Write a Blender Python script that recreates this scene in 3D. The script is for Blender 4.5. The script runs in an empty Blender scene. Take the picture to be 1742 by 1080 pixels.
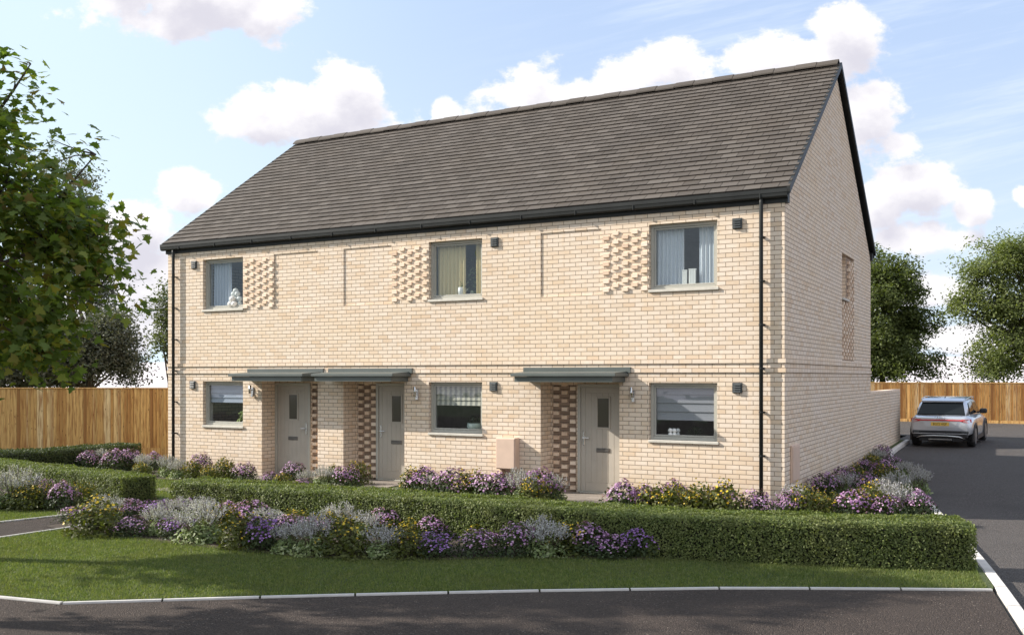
import bpy, math, random
import numpy as np
from mathutils import Vector, Matrix
R_=math.radians
rng=np.random.default_rng(7); random.seed(7)
C=bpy.context.scene.collection
sc=bpy.context.scene
# ------------------------------------------------------------------ camera
TH=R_(28.466)
cd=bpy.data.cameras.new('camera'); cam=bpy.data.objects.new('camera',cd); C.objects.link(cam)
cam.location=(3.793,-16.674,2.245); cam.rotation_euler=(R_(90),0,TH)
cd.sensor_width=36; cd.lens=1655.2/1742*36; cd.shift_y=100.3/1742; cd.clip_end=5000
sc.camera=cam
# ------------------------------------------------------------------ light
SUN_DIR=Vector((2.73,1.0,-1.72)).normalized()      # the way the light travels
sd=bpy.data.lights.new('sun','SUN'); sd.energy=5.0; sd.angle=R_(.7); sd.color=(1,.93,.825)
so=bpy.data.objects.new('sun',sd); C.objects.link(so); so.rotation_euler=SUN_DIR.to_track_quat('-Z','Y').to_euler()
SUN_EL=math.asin(-SUN_DIR.z); SUN_AZ=math.atan2(-SUN_DIR.x,-SUN_DIR.y)   # clockwise from +Y
sc.view_settings.view_transform='Standard'; sc.view_settings.look='None'; sc.view_settings.gamma=1
sc.view_settings.exposure=0.64
# ------------------------------------------------------------------ world: sky and clouds
w=bpy.data.worlds.new('World'); sc.world=w; w.use_nodes=True
nt=w.node_tree; nt.nodes.clear()
class NB:
    """short-hand for node graphs"""
    def __init__(s,nt): s.nt=nt
    def n(s,t,**k):
        o=s.nt.nodes.new(t)
        for a,b in k.items(): setattr(o,a,b)
        return o
    def put(s,inp,v):
        if hasattr(v,'links') or isinstance(v,bpy.types.NodeSocket): s.nt.links.new(v,inp)
        elif v is not None: inp.default_value=v
    def m(s,op,a,b=None,c=None,clamp=False):
        o=s.n('ShaderNodeMath',operation=op,use_clamp=clamp); s.put(o.inputs[0],a)
        if b is not None: s.put(o.inputs[1],b)
        if c is not None: s.put(o.inputs[2],c)
        return o.outputs[0]
    def mix(s,f,a,b,bt='MIX'):
        o=s.n('ShaderNodeMix',data_type='RGBA',blend_type=bt); s.put(o.inputs[0],f); s.put(o.inputs[6],a); s.put(o.inputs[7],b)
        return o.outputs[2]
    def noise(s,v,scale,detail=4,rough=.55,lac=2,dim='3D'):
        o=s.n('ShaderNodeTexNoise',noise_dimensions=dim); s.put(o.inputs['Vector'],v)
        o.inputs['Scale'].default_value=scale; o.inputs['Detail'].default_value=detail; o.inputs['Roughness'].default_value=rough
        return o.outputs[0]
    def ramp(s,f,stops,interp='LINEAR'):
        o=s.n('ShaderNodeValToRGB'); s.put(o.inputs[0],f); r=o.color_ramp; r.interpolation=interp
        while len(r.elements)<len(stops): r.elements.new(.5)
        for e,(p,c) in zip(r.elements,stops): e.position=p; e.color=tuple(c)+(1,) if len(c)==3 else c
        return o.outputs[0]
    def smooth(s,v,a,b):
        o=s.n('ShaderNodeMapRange',interpolation_type='SMOOTHSTEP'); s.put(o.inputs[0],v)
        o.inputs[1].default_value=a; o.inputs[2].default_value=b; return o.outputs[0]
    def comb(s,x,y,z):
        o=s.n('ShaderNodeCombineXYZ')
        for i,v in enumerate((x,y,z)): s.put(o.inputs[i],v)
        return o.outputs[0]
b=NB(nt)
sky=b.n('ShaderNodeTexSky',sky_type='NISHITA'); sky.sun_disc=False; sky.sun_elevation=SUN_EL; sky.sun_rotation=SUN_AZ
sky.air_density=1.0; sky.dust_density=1.6; sky.ozone_density=1.0; sky.altitude=50
geo=b.n('ShaderNodeTexCoord'); D=geo.outputs['Generated']
def dot(v,c):
    o=b.n('ShaderNodeVectorMath',operation='DOT_PRODUCT'); nt.links.new(v,o.inputs[0]); o.inputs[1].default_value=c; return o.outputs['Value']
fwd=b.m('MAXIMUM',dot(D,(-math.sin(TH),math.cos(TH),0)),.02)
u=b.m('DIVIDE',dot(D,(math.cos(TH),math.sin(TH),0)),fwd); v=b.m('DIVIDE',dot(D,(0,0,1)),fwd)
# cumulus banks: (azimuth tangent, elevation tangent, half width, half height), heading-relative, fixed in the sky
CL=[(-.345,.395,.115,.050),(-.255,.375,.055,.035),(-.197,.272,.105,.040),(-.165,.290,.055,.040),(-.245,.262,.060,.030),(-.070,.272,.018,.018),
 (.060,.262,.105,.060),(.150,.318,.075,.034),(.115,.312,.045,.036),(.285,.325,.095,.030),(.345,.350,.045,.035),(.215,.268,.12,.05),
 (.366,.262,.045,.042),(.398,.240,.026,.020),(.420,.192,.055,.036),(.375,.170,.035,.035),(.472,.172,.030,.024),(.425,.143,.075,.022),(.53,.185,.018,.014),
 (-.335,.190,.048,.026),(-.385,.150,.050,.040),(-.36,.095,.09,.05),(-.42,.05,.12,.05),(.40,.085,.12,.022),(.47,.04,.1,.02)]
wig=b.comb(b.m('MULTIPLY',u,1.0),b.m('MULTIPLY',v,1.35),3.7)
nz=b.noise(wig,13.0,9,.62); nz2=b.noise(wig,30,5,.6)
def field(u,v):
    acc=None
    for (cu,cv,ru,rv) in CL:
        a=b.m('MULTIPLY',b.m('SUBTRACT',u,cu),1/ru); c=b.m('MULTIPLY',b.m('SUBTRACT',v,cv),1/rv)
        q=b.m('ADD',b.m('MULTIPLY',a,a),b.m('MULTIPLY',c,c))
        q=b.m('SUBTRACT',1.0,b.m('SQRT',q))
        acc=q if acc is None else b.m('SMOOTH_MAX',acc,q,.12)
    return acc
nn=b.m('ADD',b.m('MULTIPLY',b.m('SUBTRACT',nz,.5),2.1),b.m('MULTIPLY',b.m('SUBTRACT',nz2,.5),.8))
f1=b.m('ADD',field(u,v),nn)
wig2=b.comb(b.m('ADD',u,-.010),b.m('ADD',b.m('MULTIPLY',v,1.35),.030),3.7)
nz_up=b.noise(wig2,13.0,6,.6)
f2=b.m('ADD',field(b.m('ADD',u,-.010),b.m('ADD',v,.026)),b.m('MULTIPLY',b.m('SUBTRACT',nz_up,.5),2.4))
mask=b.smooth(f1,.02,.36)
shade=b.smooth(f2,-.15,1.05)
up=b.smooth(v,-.02,.02)
back=b.noise(D,3.2,6,.6); bm=b.m('MULTIPLY',b.smooth(back,.52,.66),b.m('SUBTRACT',1.0,b.smooth(dot(D,(-math.sin(TH),math.cos(TH),0)),.05,.3)))
mask=b.m('MAXIMUM',b.m('MULTIPLY',mask,b.smooth(fwd,.05,.3)),b.m('MULTIPLY',bm,.9))
# thin cirrus, stretched
cv=b.comb(b.m('MULTIPLY',b.m('ADD',u,b.m('MULTIPLY',v,.9)),2.2),b.m('MULTIPLY',b.m('SUBTRACT',v,b.m('MULTIPLY',u,.22)),26),0.3)
ci=b.m('MULTIPLY',b.smooth(b.noise(cv,1.6,7,.62),.42,.78),b.m('MULTIPLY',b.smooth(u,-.12,.25),.55))
skyc=b.mix(1.0,sky.outputs[0],(1.06,1.0,.97,1),'MULTIPLY')
cloud=b.mix(b.m('MULTIPLY',shade,.85),(8.9,8.7,8.8,1),(5.5,5.4,6.2,1))
haze=b.m('SUBTRACT',1.0,b.smooth(v,.0,.42))
s1=b.mix(b.m('ADD',b.m('MULTIPLY',haze,.10),.78),skyc,b.mix(haze,(4.9,6.3,8.9,1),(6.6,7.8,9.0,1)))
left=b.m('SUBTRACT',1.0,b.smooth(u,-.55,.1))
s1=b.mix(b.m('MULTIPLY',left,.65),s1,(7.0,8.5,9.2,1))
s1=b.mix(ci,s1,(7.2,7.9,9.4,1))
s2=b.mix(mask,s1,cloud)
side=b.smooth(dot(D,(.8,-.6,0)),-.25,.55)      # unseen sky to the right and behind, warmed to take blue off the gable
s2=b.mix(b.m('MULTIPLY',side,.45),s2,(8.9,8.4,8.2,1))
bg=b.n('ShaderNodeBackground'); nt.links.new(s2,bg.inputs[0]); bg.inputs[1].default_value=.082
wo=b.n('ShaderNodeOutputWorld'); nt.links.new(bg.outputs[0],wo.inputs[0])
w.cycles.sampling_method='MANUAL'; w.cycles.sample_map_resolution=512
sc.cycles.max_bounces=6; sc.cycles.diffuse_bounces=3; sc.cycles.transparent_max_bounces=12; sc.cycles.glossy_bounces=3; sc.cycles.transmission_bounces=4
sc.cycles.sample_clamp_indirect=6; sc.cycles.caustics_reflective=False; sc.cycles.caustics_refractive=False
# ------------------------------------------------------------------ materials
M={}
def mat(name):
    m=bpy.data.materials.new(name); m.use_nodes=True; m.node_tree.nodes.clear(); M[name]=m
    B=NB(m.node_tree); p=B.n('ShaderNodeBsdfPrincipled'); o=B.n('ShaderNodeOutputMaterial'); B.nt.links.new(p.outputs[0],o.inputs[0])
    return m,B,p,o
def bump(B,p,h,strength,dist):
    o=B.n('ShaderNodeBump'); o.inputs['Strength'].default_value=strength; o.inputs['Distance'].default_value=dist
    B.nt.links.new(h,o.inputs['Height']); B.nt.links.new(o.outputs[0],p.inputs['Normal'])
def simple(name,col,rough=.6,metal=0,var=.08,scale=6,bmp=0,spec=.5,coat=0):
    m,B,p,o=mat(name); tc=B.n('ShaderNodeTexCoord').outputs['Object']
    n=B.noise(tc,scale,5,.6)
    c2=tuple(max(0,x*(1-var*2)) for x in col); c1=tuple(min(1,x*(1+var*2)) for x in col)
    B.nt.links.new(B.ramp(n,[(.3,c2),(.7,c1)]),p.inputs['Base Color'])
    p.inputs['Roughness'].default_value=rough; p.inputs['Metallic'].default_value=metal; p.inputs['Specular IOR Level'].default_value=spec
    if coat: p.inputs['Coat Weight'].default_value=coat; p.inputs['Coat Roughness'].default_value=.05
    if bmp: bump(B,p,B.noise(tc,scale*8,4,.6),bmp,.003)
    return m
# brick
m,B,p,o=mat('buff_brick'); uv=B.n('ShaderNodeUVMap').outputs[0]
mp=B.n('ShaderNodeMapping'); B.nt.links.new(uv,mp.inputs[0]); mp.inputs['Location'].default_value=(-.07,.006,0)
wob=B.n('ShaderNodeTexNoise'); B.nt.links.new(uv,wob.inputs['Vector']); wob.inputs['Scale'].default_value=14; wob.inputs['Detail'].default_value=2
vm=B.n('ShaderNodeVectorMath',operation='MULTIPLY_ADD'); B.nt.links.new(wob.outputs['Color'],vm.inputs[0]); vm.inputs[1].default_value=(.006,.005,0); B.nt.links.new(mp.outputs[0],vm.inputs[2])
bt=B.n('ShaderNodeTexBrick',offset=.5,offset_frequency=2,squash=1); B.nt.links.new(vm.outputs[0],bt.inputs['Vector'])
bt.inputs['Color1'].default_value=(0,0,0,1); bt.inputs['Color2'].default_value=(1,1,1,1); bt.inputs['Mortar'].default_value=(.5,.5,.5,1)
for k,v_ in (('Scale',1),('Mortar Size',.0062),('Mortar Smooth',.15),('Bias',0),('Brick Width',.24),('Row Height',.08)): bt.inputs[k].default_value=v_
big=B.noise(uv,.55,4,.55); mid=B.noise(uv,5,4,.6); fine=B.noise(uv,160,3,.6)
mpf=B.n('ShaderNodeMapping'); B.nt.links.new(uv,mpf.inputs[0]); mpf.inputs['Scale'].default_value=(1.0,.35,1)
streak=B.noise(mpf.outputs[0],11,4,.6)
br=B.ramp(bt.outputs['Color'],[(0,(.73,.60,.475)),(.25,(.785,.665,.545)),(.6,(.805,.69,.58)),(.82,(.77,.63,.49)),(.95,(.70,.54,.395)),(1,(.74,.60,.47))])
c=B.mix(B.m('MULTIPLY',B.smooth(big,.40,.64),.42),br,(.79,.63,.455,1))
c=B.mix(B.m('MULTIPLY',B.smooth(streak,.48,.72),.42),c,(.76,.56,.37,1))
c=B.mix(B.m('MULTIPLY',B.smooth(mid,.5,.8),.35),c,(.93,.84,.75,1))
c=B.mix(B.m('MULTIPLY',B.smooth(fine,.55,.75),.25),c,(.56,.42,.30,1))
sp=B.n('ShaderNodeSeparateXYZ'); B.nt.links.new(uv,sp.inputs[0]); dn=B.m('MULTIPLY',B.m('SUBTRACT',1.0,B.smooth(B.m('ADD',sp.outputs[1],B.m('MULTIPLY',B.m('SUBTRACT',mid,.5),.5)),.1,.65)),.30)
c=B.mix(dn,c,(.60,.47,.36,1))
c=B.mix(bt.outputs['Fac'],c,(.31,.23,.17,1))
B.nt.links.new(c,p.inputs['Base Color']); p.inputs['Roughness'].default_value=.92; p.inputs['Specular IOR Level'].default_value=.2
h=B.m('ADD',B.m('MULTIPLY',B.m('SUBTRACT',1.0,bt.outputs['Fac']),1.0),B.m('MULTIPLY',fine,.28)); h=B.m('ADD',h,B.m('MULTIPLY',mid,.15))
bump(B,p,h,.55,.006)
m,B,p,o=mat('shaded_recess_brick'); uv=B.n('ShaderNodeUVMap').outputs[0]; mp=B.n('ShaderNodeMapping'); B.nt.links.new(uv,mp.inputs[0]); mp.inputs['Location'].default_value=(-.07,.006,0)  # brick darkened to put recess shade into the panel backs
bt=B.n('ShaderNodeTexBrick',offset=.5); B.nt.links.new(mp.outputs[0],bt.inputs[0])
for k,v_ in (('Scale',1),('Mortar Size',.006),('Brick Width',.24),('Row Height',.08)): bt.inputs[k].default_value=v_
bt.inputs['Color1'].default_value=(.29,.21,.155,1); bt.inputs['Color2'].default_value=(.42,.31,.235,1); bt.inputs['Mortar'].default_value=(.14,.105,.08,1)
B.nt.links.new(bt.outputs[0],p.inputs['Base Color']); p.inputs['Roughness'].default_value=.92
m,B,p,o=mat('header_brick'); isl=B.n('ShaderNodeNewGeometry').outputs['Random Per Island']; tc=B.n('ShaderNodeTexCoord').outputs['Object']
c=B.ramp(isl,[(0,(.78,.60,.45)),(.4,(.86,.70,.55)),(.7,(.89,.75,.62)),(.85,(.82,.63,.47)),(1,(.68,.50,.37))])
fn=B.noise(tc,150,3,.6); c=B.mix(B.m('MULTIPLY',B.smooth(fn,.5,.75),.3),c,(.56,.43,.32,1))
B.nt.links.new(c,p.inputs['Base Color']); p.inputs['Roughness'].default_value=.92; bump(B,p,fn,.5,.003)
# roof tile
m,B,p,o=mat('roof_tile'); isl=B.n('ShaderNodeNewGeometry').outputs['Random Per Island']; tc=B.n('ShaderNodeTexCoord').outputs['Object']
c=B.ramp(isl,[(0,(.074,.063,.054)),(.3,(.090,.077,.067)),(.7,(.100,.086,.075)),(1,(.124,.108,.095))])
bn=B.noise(tc,.7,4,.6); c=B.mix(B.m('MULTIPLY',B.smooth(bn,.4,.7),.35),c,(.112,.092,.074,1))
fn=B.noise(tc,60,5,.65); c=B.mix(B.m('MULTIPLY',B.smooth(fn,.45,.8),.35),c,(.066,.055,.047,1))
B.nt.links.new(c,p.inputs['Base Color']); p.inputs['Roughness'].default_value=.85; p.inputs['Specular IOR Level'].default_value=.25; bump(B,p,fn,.5,.004)
simple('dark_trim',(.026,.028,.028),.5,0,.1,3,0,.25); simple('canopy_grey',(.115,.130,.124),.38,0,.05,2); simple('canopy_soffit',(.20,.19,.17),.7)
simple('frame_sage',(.43,.42,.375),.4,0,.03,2); simple('sill_grey',(.60,.565,.50),.75,0,.05,9,.3); simple('door_paint',(.43,.395,.345),.42,0,.03,3,.1)
simple('steel',(.62,.62,.62),.22,1,.04,8); simple('letterplate',(.16,.15,.14),.35,.6); simple('vent_grey',(.055,.062,.065),.5); simple('meter_tan',(.66,.49,.385),.6,0,.03,4)
simple('plaster',(.55,.53,.50),.9); simple('board_white',(.80,.79,.76),.5,0,.03); simple('pot_white',(.82,.81,.79),.4,0,.03); simple('pot_sage',(.42,.50,.46),.5,0,.05)
simple('soil',(.050,.035,.024),1,0,.3,14,1); simple('stem_brown',(.10,.075,.05),.9)
def cloth(name,col,tr=.35,stripe=None,weave=60):
    m,B,p,o=mat(name); tc=B.n('ShaderNodeTexCoord').outputs['Object']
    n=B.noise(tc,weave,3,.6); cc=B.ramp(n,[(.3,tuple(x*.86 for x in col)),(.7,col)])
    if stripe:
        wv=B.n('ShaderNodeTexWave',wave_type='BANDS',bands_direction='X'); B.nt.links.new(tc,wv.inputs[0]); wv.inputs['Scale'].default_value=stripe[0]; wv.inputs['Distortion'].default_value=.6
        cc=B.mix(B.smooth(wv.outputs[1],.45,.55),cc,tuple(stripe[1])+(1,))
    B.nt.links.new(cc,p.inputs['Base Color']); p.inputs['Roughness'].default_value=.95
    t=B.n('ShaderNodeBsdfTranslucent'); B.nt.links.new(cc,t.inputs[0]); mx=B.n('ShaderNodeMixShader'); mx.inputs[0].default_value=tr
    B.nt.links.new(p.outputs[0],mx.inputs[1]); B.nt.links.new(t.outputs[0],mx.inputs[2]); B.nt.links.new(mx.outputs[0],o.inputs[0])
cloth('curtain_blue',(.86,.90,.97),.15); cloth('curtain_slate',(.62,.68,.80),.15); cloth('curtain_cream',(.93,.78,.46),.15); cloth('blind_blue',(.52,.56,.70),.15); cloth('blind_stripe',(.40,.39,.37),.15,(2.6,(.74,.69,.60))); cloth('blind_grey',(.42,.41,.47),.15)
# glass
m,B,p,o=mat('window_glass'); gg=B.n('ShaderNodeNewGeometry'); dt=B.n('ShaderNodeVectorMath',operation='DOT_PRODUCT'); B.nt.links.new(gg.outputs['Incoming'],dt.inputs[0]); B.nt.links.new(gg.outputs['Normal'],dt.inputs[1]); fr=B.m('POWER',B.m('SUBTRACT',1.0,B.m('ABSOLUTE',dt.outputs['Value']),clamp=True),5.0)
g=B.n('ShaderNodeBsdfGlossy'); g.inputs['Roughness'].default_value=.015; g.inputs['Color'].default_value=(.9,.95,1,1)
tr=B.n('ShaderNodeBsdfTransparent'); tr.inputs[0].default_value=(.86,.90,.90,1); mx=B.n('ShaderNodeMixShader')
B.nt.links.new(B.m('ADD',B.m('MULTIPLY',fr,.9),.075,clamp=True),mx.inputs[0]); B.nt.links.new(tr.outputs[0],mx.inputs[1]); B.nt.links.new(g.outputs[0],mx.inputs[2]); B.nt.links.new(mx.outputs[0],o.inputs[0])
gn=B.noise(B.n('ShaderNodeTexCoord').outputs['Object'],2.0,2,.5); bb=B.n('ShaderNodeBump'); bb.inputs['Strength'].default_value=.12; bb.inputs['Distance'].default_value=.02; B.nt.links.new(gn,bb.inputs['Height']); B.nt.links.new(bb.outputs[0],g.inputs['Normal'])
m,B,p,o=mat('frosted_glass'); p.inputs['Base Color'].default_value=(.075,.07,.055,1); p.inputs['Roughness'].default_value=.08
# foliage
def leafmat(name,cols,tr=.3,rough=.55,spec=.35):
    m,B,p,o=mat(name); isl=B.n('ShaderNodeNewGeometry').outputs['Random Per Island']
    n=len(cols); c=B.ramp(isl,[(i/(n-1),cc) for i,cc in enumerate(cols)])
    if name in('grass_blade','hedge_leaf'):
        tc=B.n('ShaderNodeTexCoord').outputs['Object']; k1=B.noise(tc,1.1 if name=='grass_blade' else 1.8,4,.65); k2=B.noise(tc,9,3,.6)
        c=B.mix(B.m('MULTIPLY',B.smooth(k1,.42,.66),.45),c,(.17,.175,.065,1)); c=B.mix(B.m('MULTIPLY',B.smooth(k2,.45,.7),.55),c,tuple(x*.8 for x in cols[0])+(1,))
    B.nt.links.new(c,p.inputs['Base Color']); p.inputs['Roughness'].default_value=rough; p.inputs['Specular IOR Level'].default_value=spec
    if tr:
        t=B.n('ShaderNodeBsdfTranslucent'); c2=B.mix(1.0,c,(1.5,1.6,.6,1),'MULTIPLY'); B.nt.links.new(c2,t.inputs[0]); mx=B.n('ShaderNodeMixShader'); mx.inputs[0].default_value=tr
        B.nt.links.new(p.outputs[0],mx.inputs[1]); B.nt.links.new(t.outputs[0],mx.inputs[2]); B.nt.links.new(mx.outputs[0],o.inputs[0])
leafmat('maple_leaf',[(.10,.15,.038),(.125,.18,.044),(.155,.22,.052),(.14,.19,.052),(.30,.34,.065),(.22,.15,.055)],.5,.5)
leafmat('tree_leaf_green',[(.12,.15,.055),(.16,.19,.07),(.20,.23,.09)],.4)
leafmat('tree_leaf_dark',[(.08,.105,.034),(.11,.135,.044),(.14,.165,.055)],.35)
leafmat('tree_leaf_grey',[(.085,.095,.072),(.11,.12,.09),(.14,.145,.11)],.25)
leafmat('tree_leaf_olive',[(.075,.095,.045),(.105,.125,.060),(.13,.145,.075)],.3)
leafmat('hedge_leaf',[(.085,.12,.032),(.12,.155,.045),(.155,.19,.058),(.25,.28,.10)],.3)
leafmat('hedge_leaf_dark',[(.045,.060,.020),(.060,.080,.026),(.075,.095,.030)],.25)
leafmat('grass_blade',[(.085,.13,.035),(.125,.170,.048),(.165,.205,.06),(.27,.275,.105)],.3)
leafmat('shrub_leaf',[(.028,.045,.016),(.042,.062,.022),(.055,.078,.026)],.2)
leafmat('yellow_shrub_leaf',[(.060,.075,.016),(.085,.098,.020),(.10,.11,.024)],.25)
leafmat('pale_leaf',[(.085,.125,.045),(.15,.20,.07),(.24,.29,.12),(.38,.42,.27)],.25)
leafmat('purple_petal',[(.20,.08,.22),(.31,.15,.32),(.44,.25,.43),(.62,.44,.58)],.15)
leafmat('violet_petal',[(.17,.075,.27),(.26,.13,.38),(.40,.23,.50)],.15)
leafmat('yellow_petal',[(.36,.24,.012),(.50,.34,.018),(.64,.46,.03)],.15)
leafmat('plume_petal',[(.33,.33,.38),(.46,.45,.51),(.60,.58,.62)],.2)
leafmat('house_plant_leaf',[(.10,.16,.03),(.18,.24,.04),(.24,.30,.06)],.3)
leafmat('house_plant_dark',[(.020,.035,.012),(.03,.05,.02)],.2)
m,B,p,o=mat('bark'); tc=B.n('ShaderNodeTexCoord').outputs['Object']; mm=B.n('ShaderNodeMapping'); B.nt.links.new(tc,mm.inputs[0]); mm.inputs['Scale'].default_value=(1,1,.2)
n=B.noise(mm.outputs[0],18,5,.65); B.nt.links.new(B.ramp(n,[(.3,(.045,.035,.026)),(.7,(.13,.105,.08))]),p.inputs['Base Color']); p.inputs['Roughness'].default_value=.95; bump(B,p,n,.8,.02)
# ground surfaces
def tarmac(name,base,spk,warm):
    m,B,p,o=mat(name); tc=B.n('ShaderNodeTexCoord').outputs['Object']
    vo=B.n('ShaderNodeTexVoronoi'); B.nt.links.new(tc,vo.inputs[0]); vo.inputs['Scale'].default_value=80
    sep=B.n('ShaderNodeSeparateColor'); B.nt.links.new(vo.outputs['Color'],sep.inputs[0])
    n1=B.noise(tc,90,4,.7); n2=B.noise(tc,.8,5,.6)
    c=B.ramp(sep.outputs[0],[(0,tuple(x*.45 for x in base)),(.45,base),(.8,tuple(x*1.5 for x in base)),(.985,tuple(x*1.9 for x in base)),(1,spk)])
    c=B.mix(B.m('MULTIPLY',B.smooth(n1,.3,.7),.45),c,tuple(x*.6 for x in base)+(1,))
    c=B.mix(B.m('MULTIPLY',B.smooth(n2,.35,.7),.5),c,warm+(1,))
    n3=B.noise(tc,.28,3,.5); c=B.mix(B.m('MULTIPLY',B.smooth(n3,.5,.62),.35),c,tuple(x*.62 for x in base)+(1,))
    B.nt.links.new(c,p.inputs['Base Color']); p.inputs['Roughness'].default_value=.88; p.inputs['Specular IOR Level'].default_value=.3
    bump(B,p,B.m('ADD',B.m('MULTIPLY',vo.outputs['Distance'],-8.0),n1),.7,.008)
tarmac('path_tarmac',(.066,.050,.042),(.34,.29,.25),(.072,.056,.047)); tarmac('drive_tarmac',(.110,.098,.092),(.34,.32,.30),(.120,.108,.102))
m,B,p,o=mat('lawn_soil'); tc=B.n('ShaderNodeTexCoord').outputs['Object']; n=B.noise(tc,1.2,6,.6); n2=B.noise(tc,40,4,.7)
c=B.ramp(n,[(.3,(.075,.10,.03)),(.7,(.10,.125,.038))]); c=B.mix(B.smooth(n2,.4,.7),c,(.022,.034,.010,1)); B.nt.links.new(c,p.inputs['Base Color']); p.inputs['Roughness'].default_value=1; bump(B,p,n2,1,.03)
m,B,p,o=mat('field'); tc=B.n('ShaderNodeTexCoord').outputs['Object']; n=B.noise(tc,.05,6,.6); B.nt.links.new(B.ramp(n,[(.35,(.045,.065,.022)),(.65,(.085,.095,.04))]),p.inputs['Base Color']); p.inputs['Roughness'].default_value=1
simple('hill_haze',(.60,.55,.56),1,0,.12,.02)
simple('kerb_concrete',(.60,.565,.53),.85,0,.06,5,.5); simple('edging_concrete',(.52,.50,.475),.85,0,.06,5,.5)
m,B,p,o=mat('paving'); tc=B.n('ShaderNodeTexCoord').outputs['Object']
bt=B.n('ShaderNodeTexBrick',offset=.5); B.nt.links.new(tc,bt.inputs[0])
for k,v_ in (('Scale',1),('Mortar Size',.006),('Brick Width',.6),('Row Height',.3)): bt.inputs[k].default_value=v_
bt.inputs['Color1'].default_value=(.24,.205,.175,1); bt.inputs['Color2'].default_value=(.30,.26,.225,1); bt.inputs['Mortar'].default_value=(.10,.085,.07,1)
n=B.noise(tc,20,5,.6); B.nt.links.new(B.mix(B.m('MULTIPLY',n,.35),bt.outputs[0],(.18,.155,.135,1)),p.inputs['Base Color']); p.inputs['Roughness'].default_value=.85; bump(B,p,n,.4,.004)
# fence wood
m,B,p,o=mat('fence_wood'); uv=B.n('ShaderNodeUVMap').outputs[0]; isl=B.n('ShaderNodeNewGeometry').outputs['Random Per Island']
off=B.comb(B.m('MULTIPLY',isl,37.0),B.m('MULTIPLY',isl,11.0),0); va=B.n('ShaderNodeVectorMath',operation='ADD'); B.nt.links.new(uv,va.inputs[0]); B.nt.links.new(off,va.inputs[1])
mm=B.n('ShaderNodeMapping'); B.nt.links.new(va.outputs[0],mm.inputs[0]); mm.inputs['Scale'].default_value=(16,1.1,1)
n=B.noise(mm.outputs[0],1.6,6,.6); base=B.ramp(isl,[(0,(.30,.145,.045)),(.2,(.50,.28,.09)),(.4,(.68,.44,.17)),(.6,(.56,.34,.12)),(.8,(.80,.58,.28)),(.9,(.84,.67,.38)),(1,(.38,.20,.065))])
c=B.mix(B.m('MULTIPLY',B.smooth(n,.42,.66),.8),base,(.30,.125,.035,1))
mk=B.n('ShaderNodeMapping'); B.nt.links.new(va.outputs[0],mk.inputs[0]); mk.inputs['Scale'].default_value=(9,4,1)
vo=B.n('ShaderNodeTexVoronoi'); B.nt.links.new(mk.outputs[0],vo.inputs[0]); vo.inputs['Scale'].default_value=1
c=B.mix(B.m('MULTIPLY',B.m('SUBTRACT',1.0,B.smooth(vo.outputs['Distance'],.05,.17)),.75),c,(.17,.07,.02,1))
B.nt.links.new(c,p.inputs['Base Color']); p.inputs['Roughness'].default_value=.75; bump(B,p,n,.3,.004)
# car
m,B,p,o=mat('car_silver'); p.inputs['Base Color'].default_value=(.60,.63,.68,1); p.inputs['Metallic'].default_value=.7; p.inputs['Roughness'].default_value=.3; p.inputs['Coat Weight'].default_value=1; p.inputs['Coat Roughness'].default_value=.04
tc=B.n('ShaderNodeTexCoord').outputs['Object']; bump(B,p,B.noise(tc,400,2,.5),.02,.001)
simple('car_trim',(.018,.018,.02),.45); simple('car_glass',(.010,.012,.014),.06,0,.02,2,0,.25); simple('tyre',(.020,.020,.021),.85,0,.1,30,.4); simple('alloy',(.38,.39,.40),.3,.8)
m,B,p,o=mat('tail_red'); p.inputs['Base Color'].default_value=(.55,.012,.02,1); p.inputs['Roughness'].default_value=.15; p.inputs['Coat Weight'].default_value=1
simple('tail_clear',(.60,.28,.28),.2); simple('plate_yellow',(.80,.52,.10),.5,0,.03); simple('plate_black',(.02,.02,.02),.6)
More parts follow.
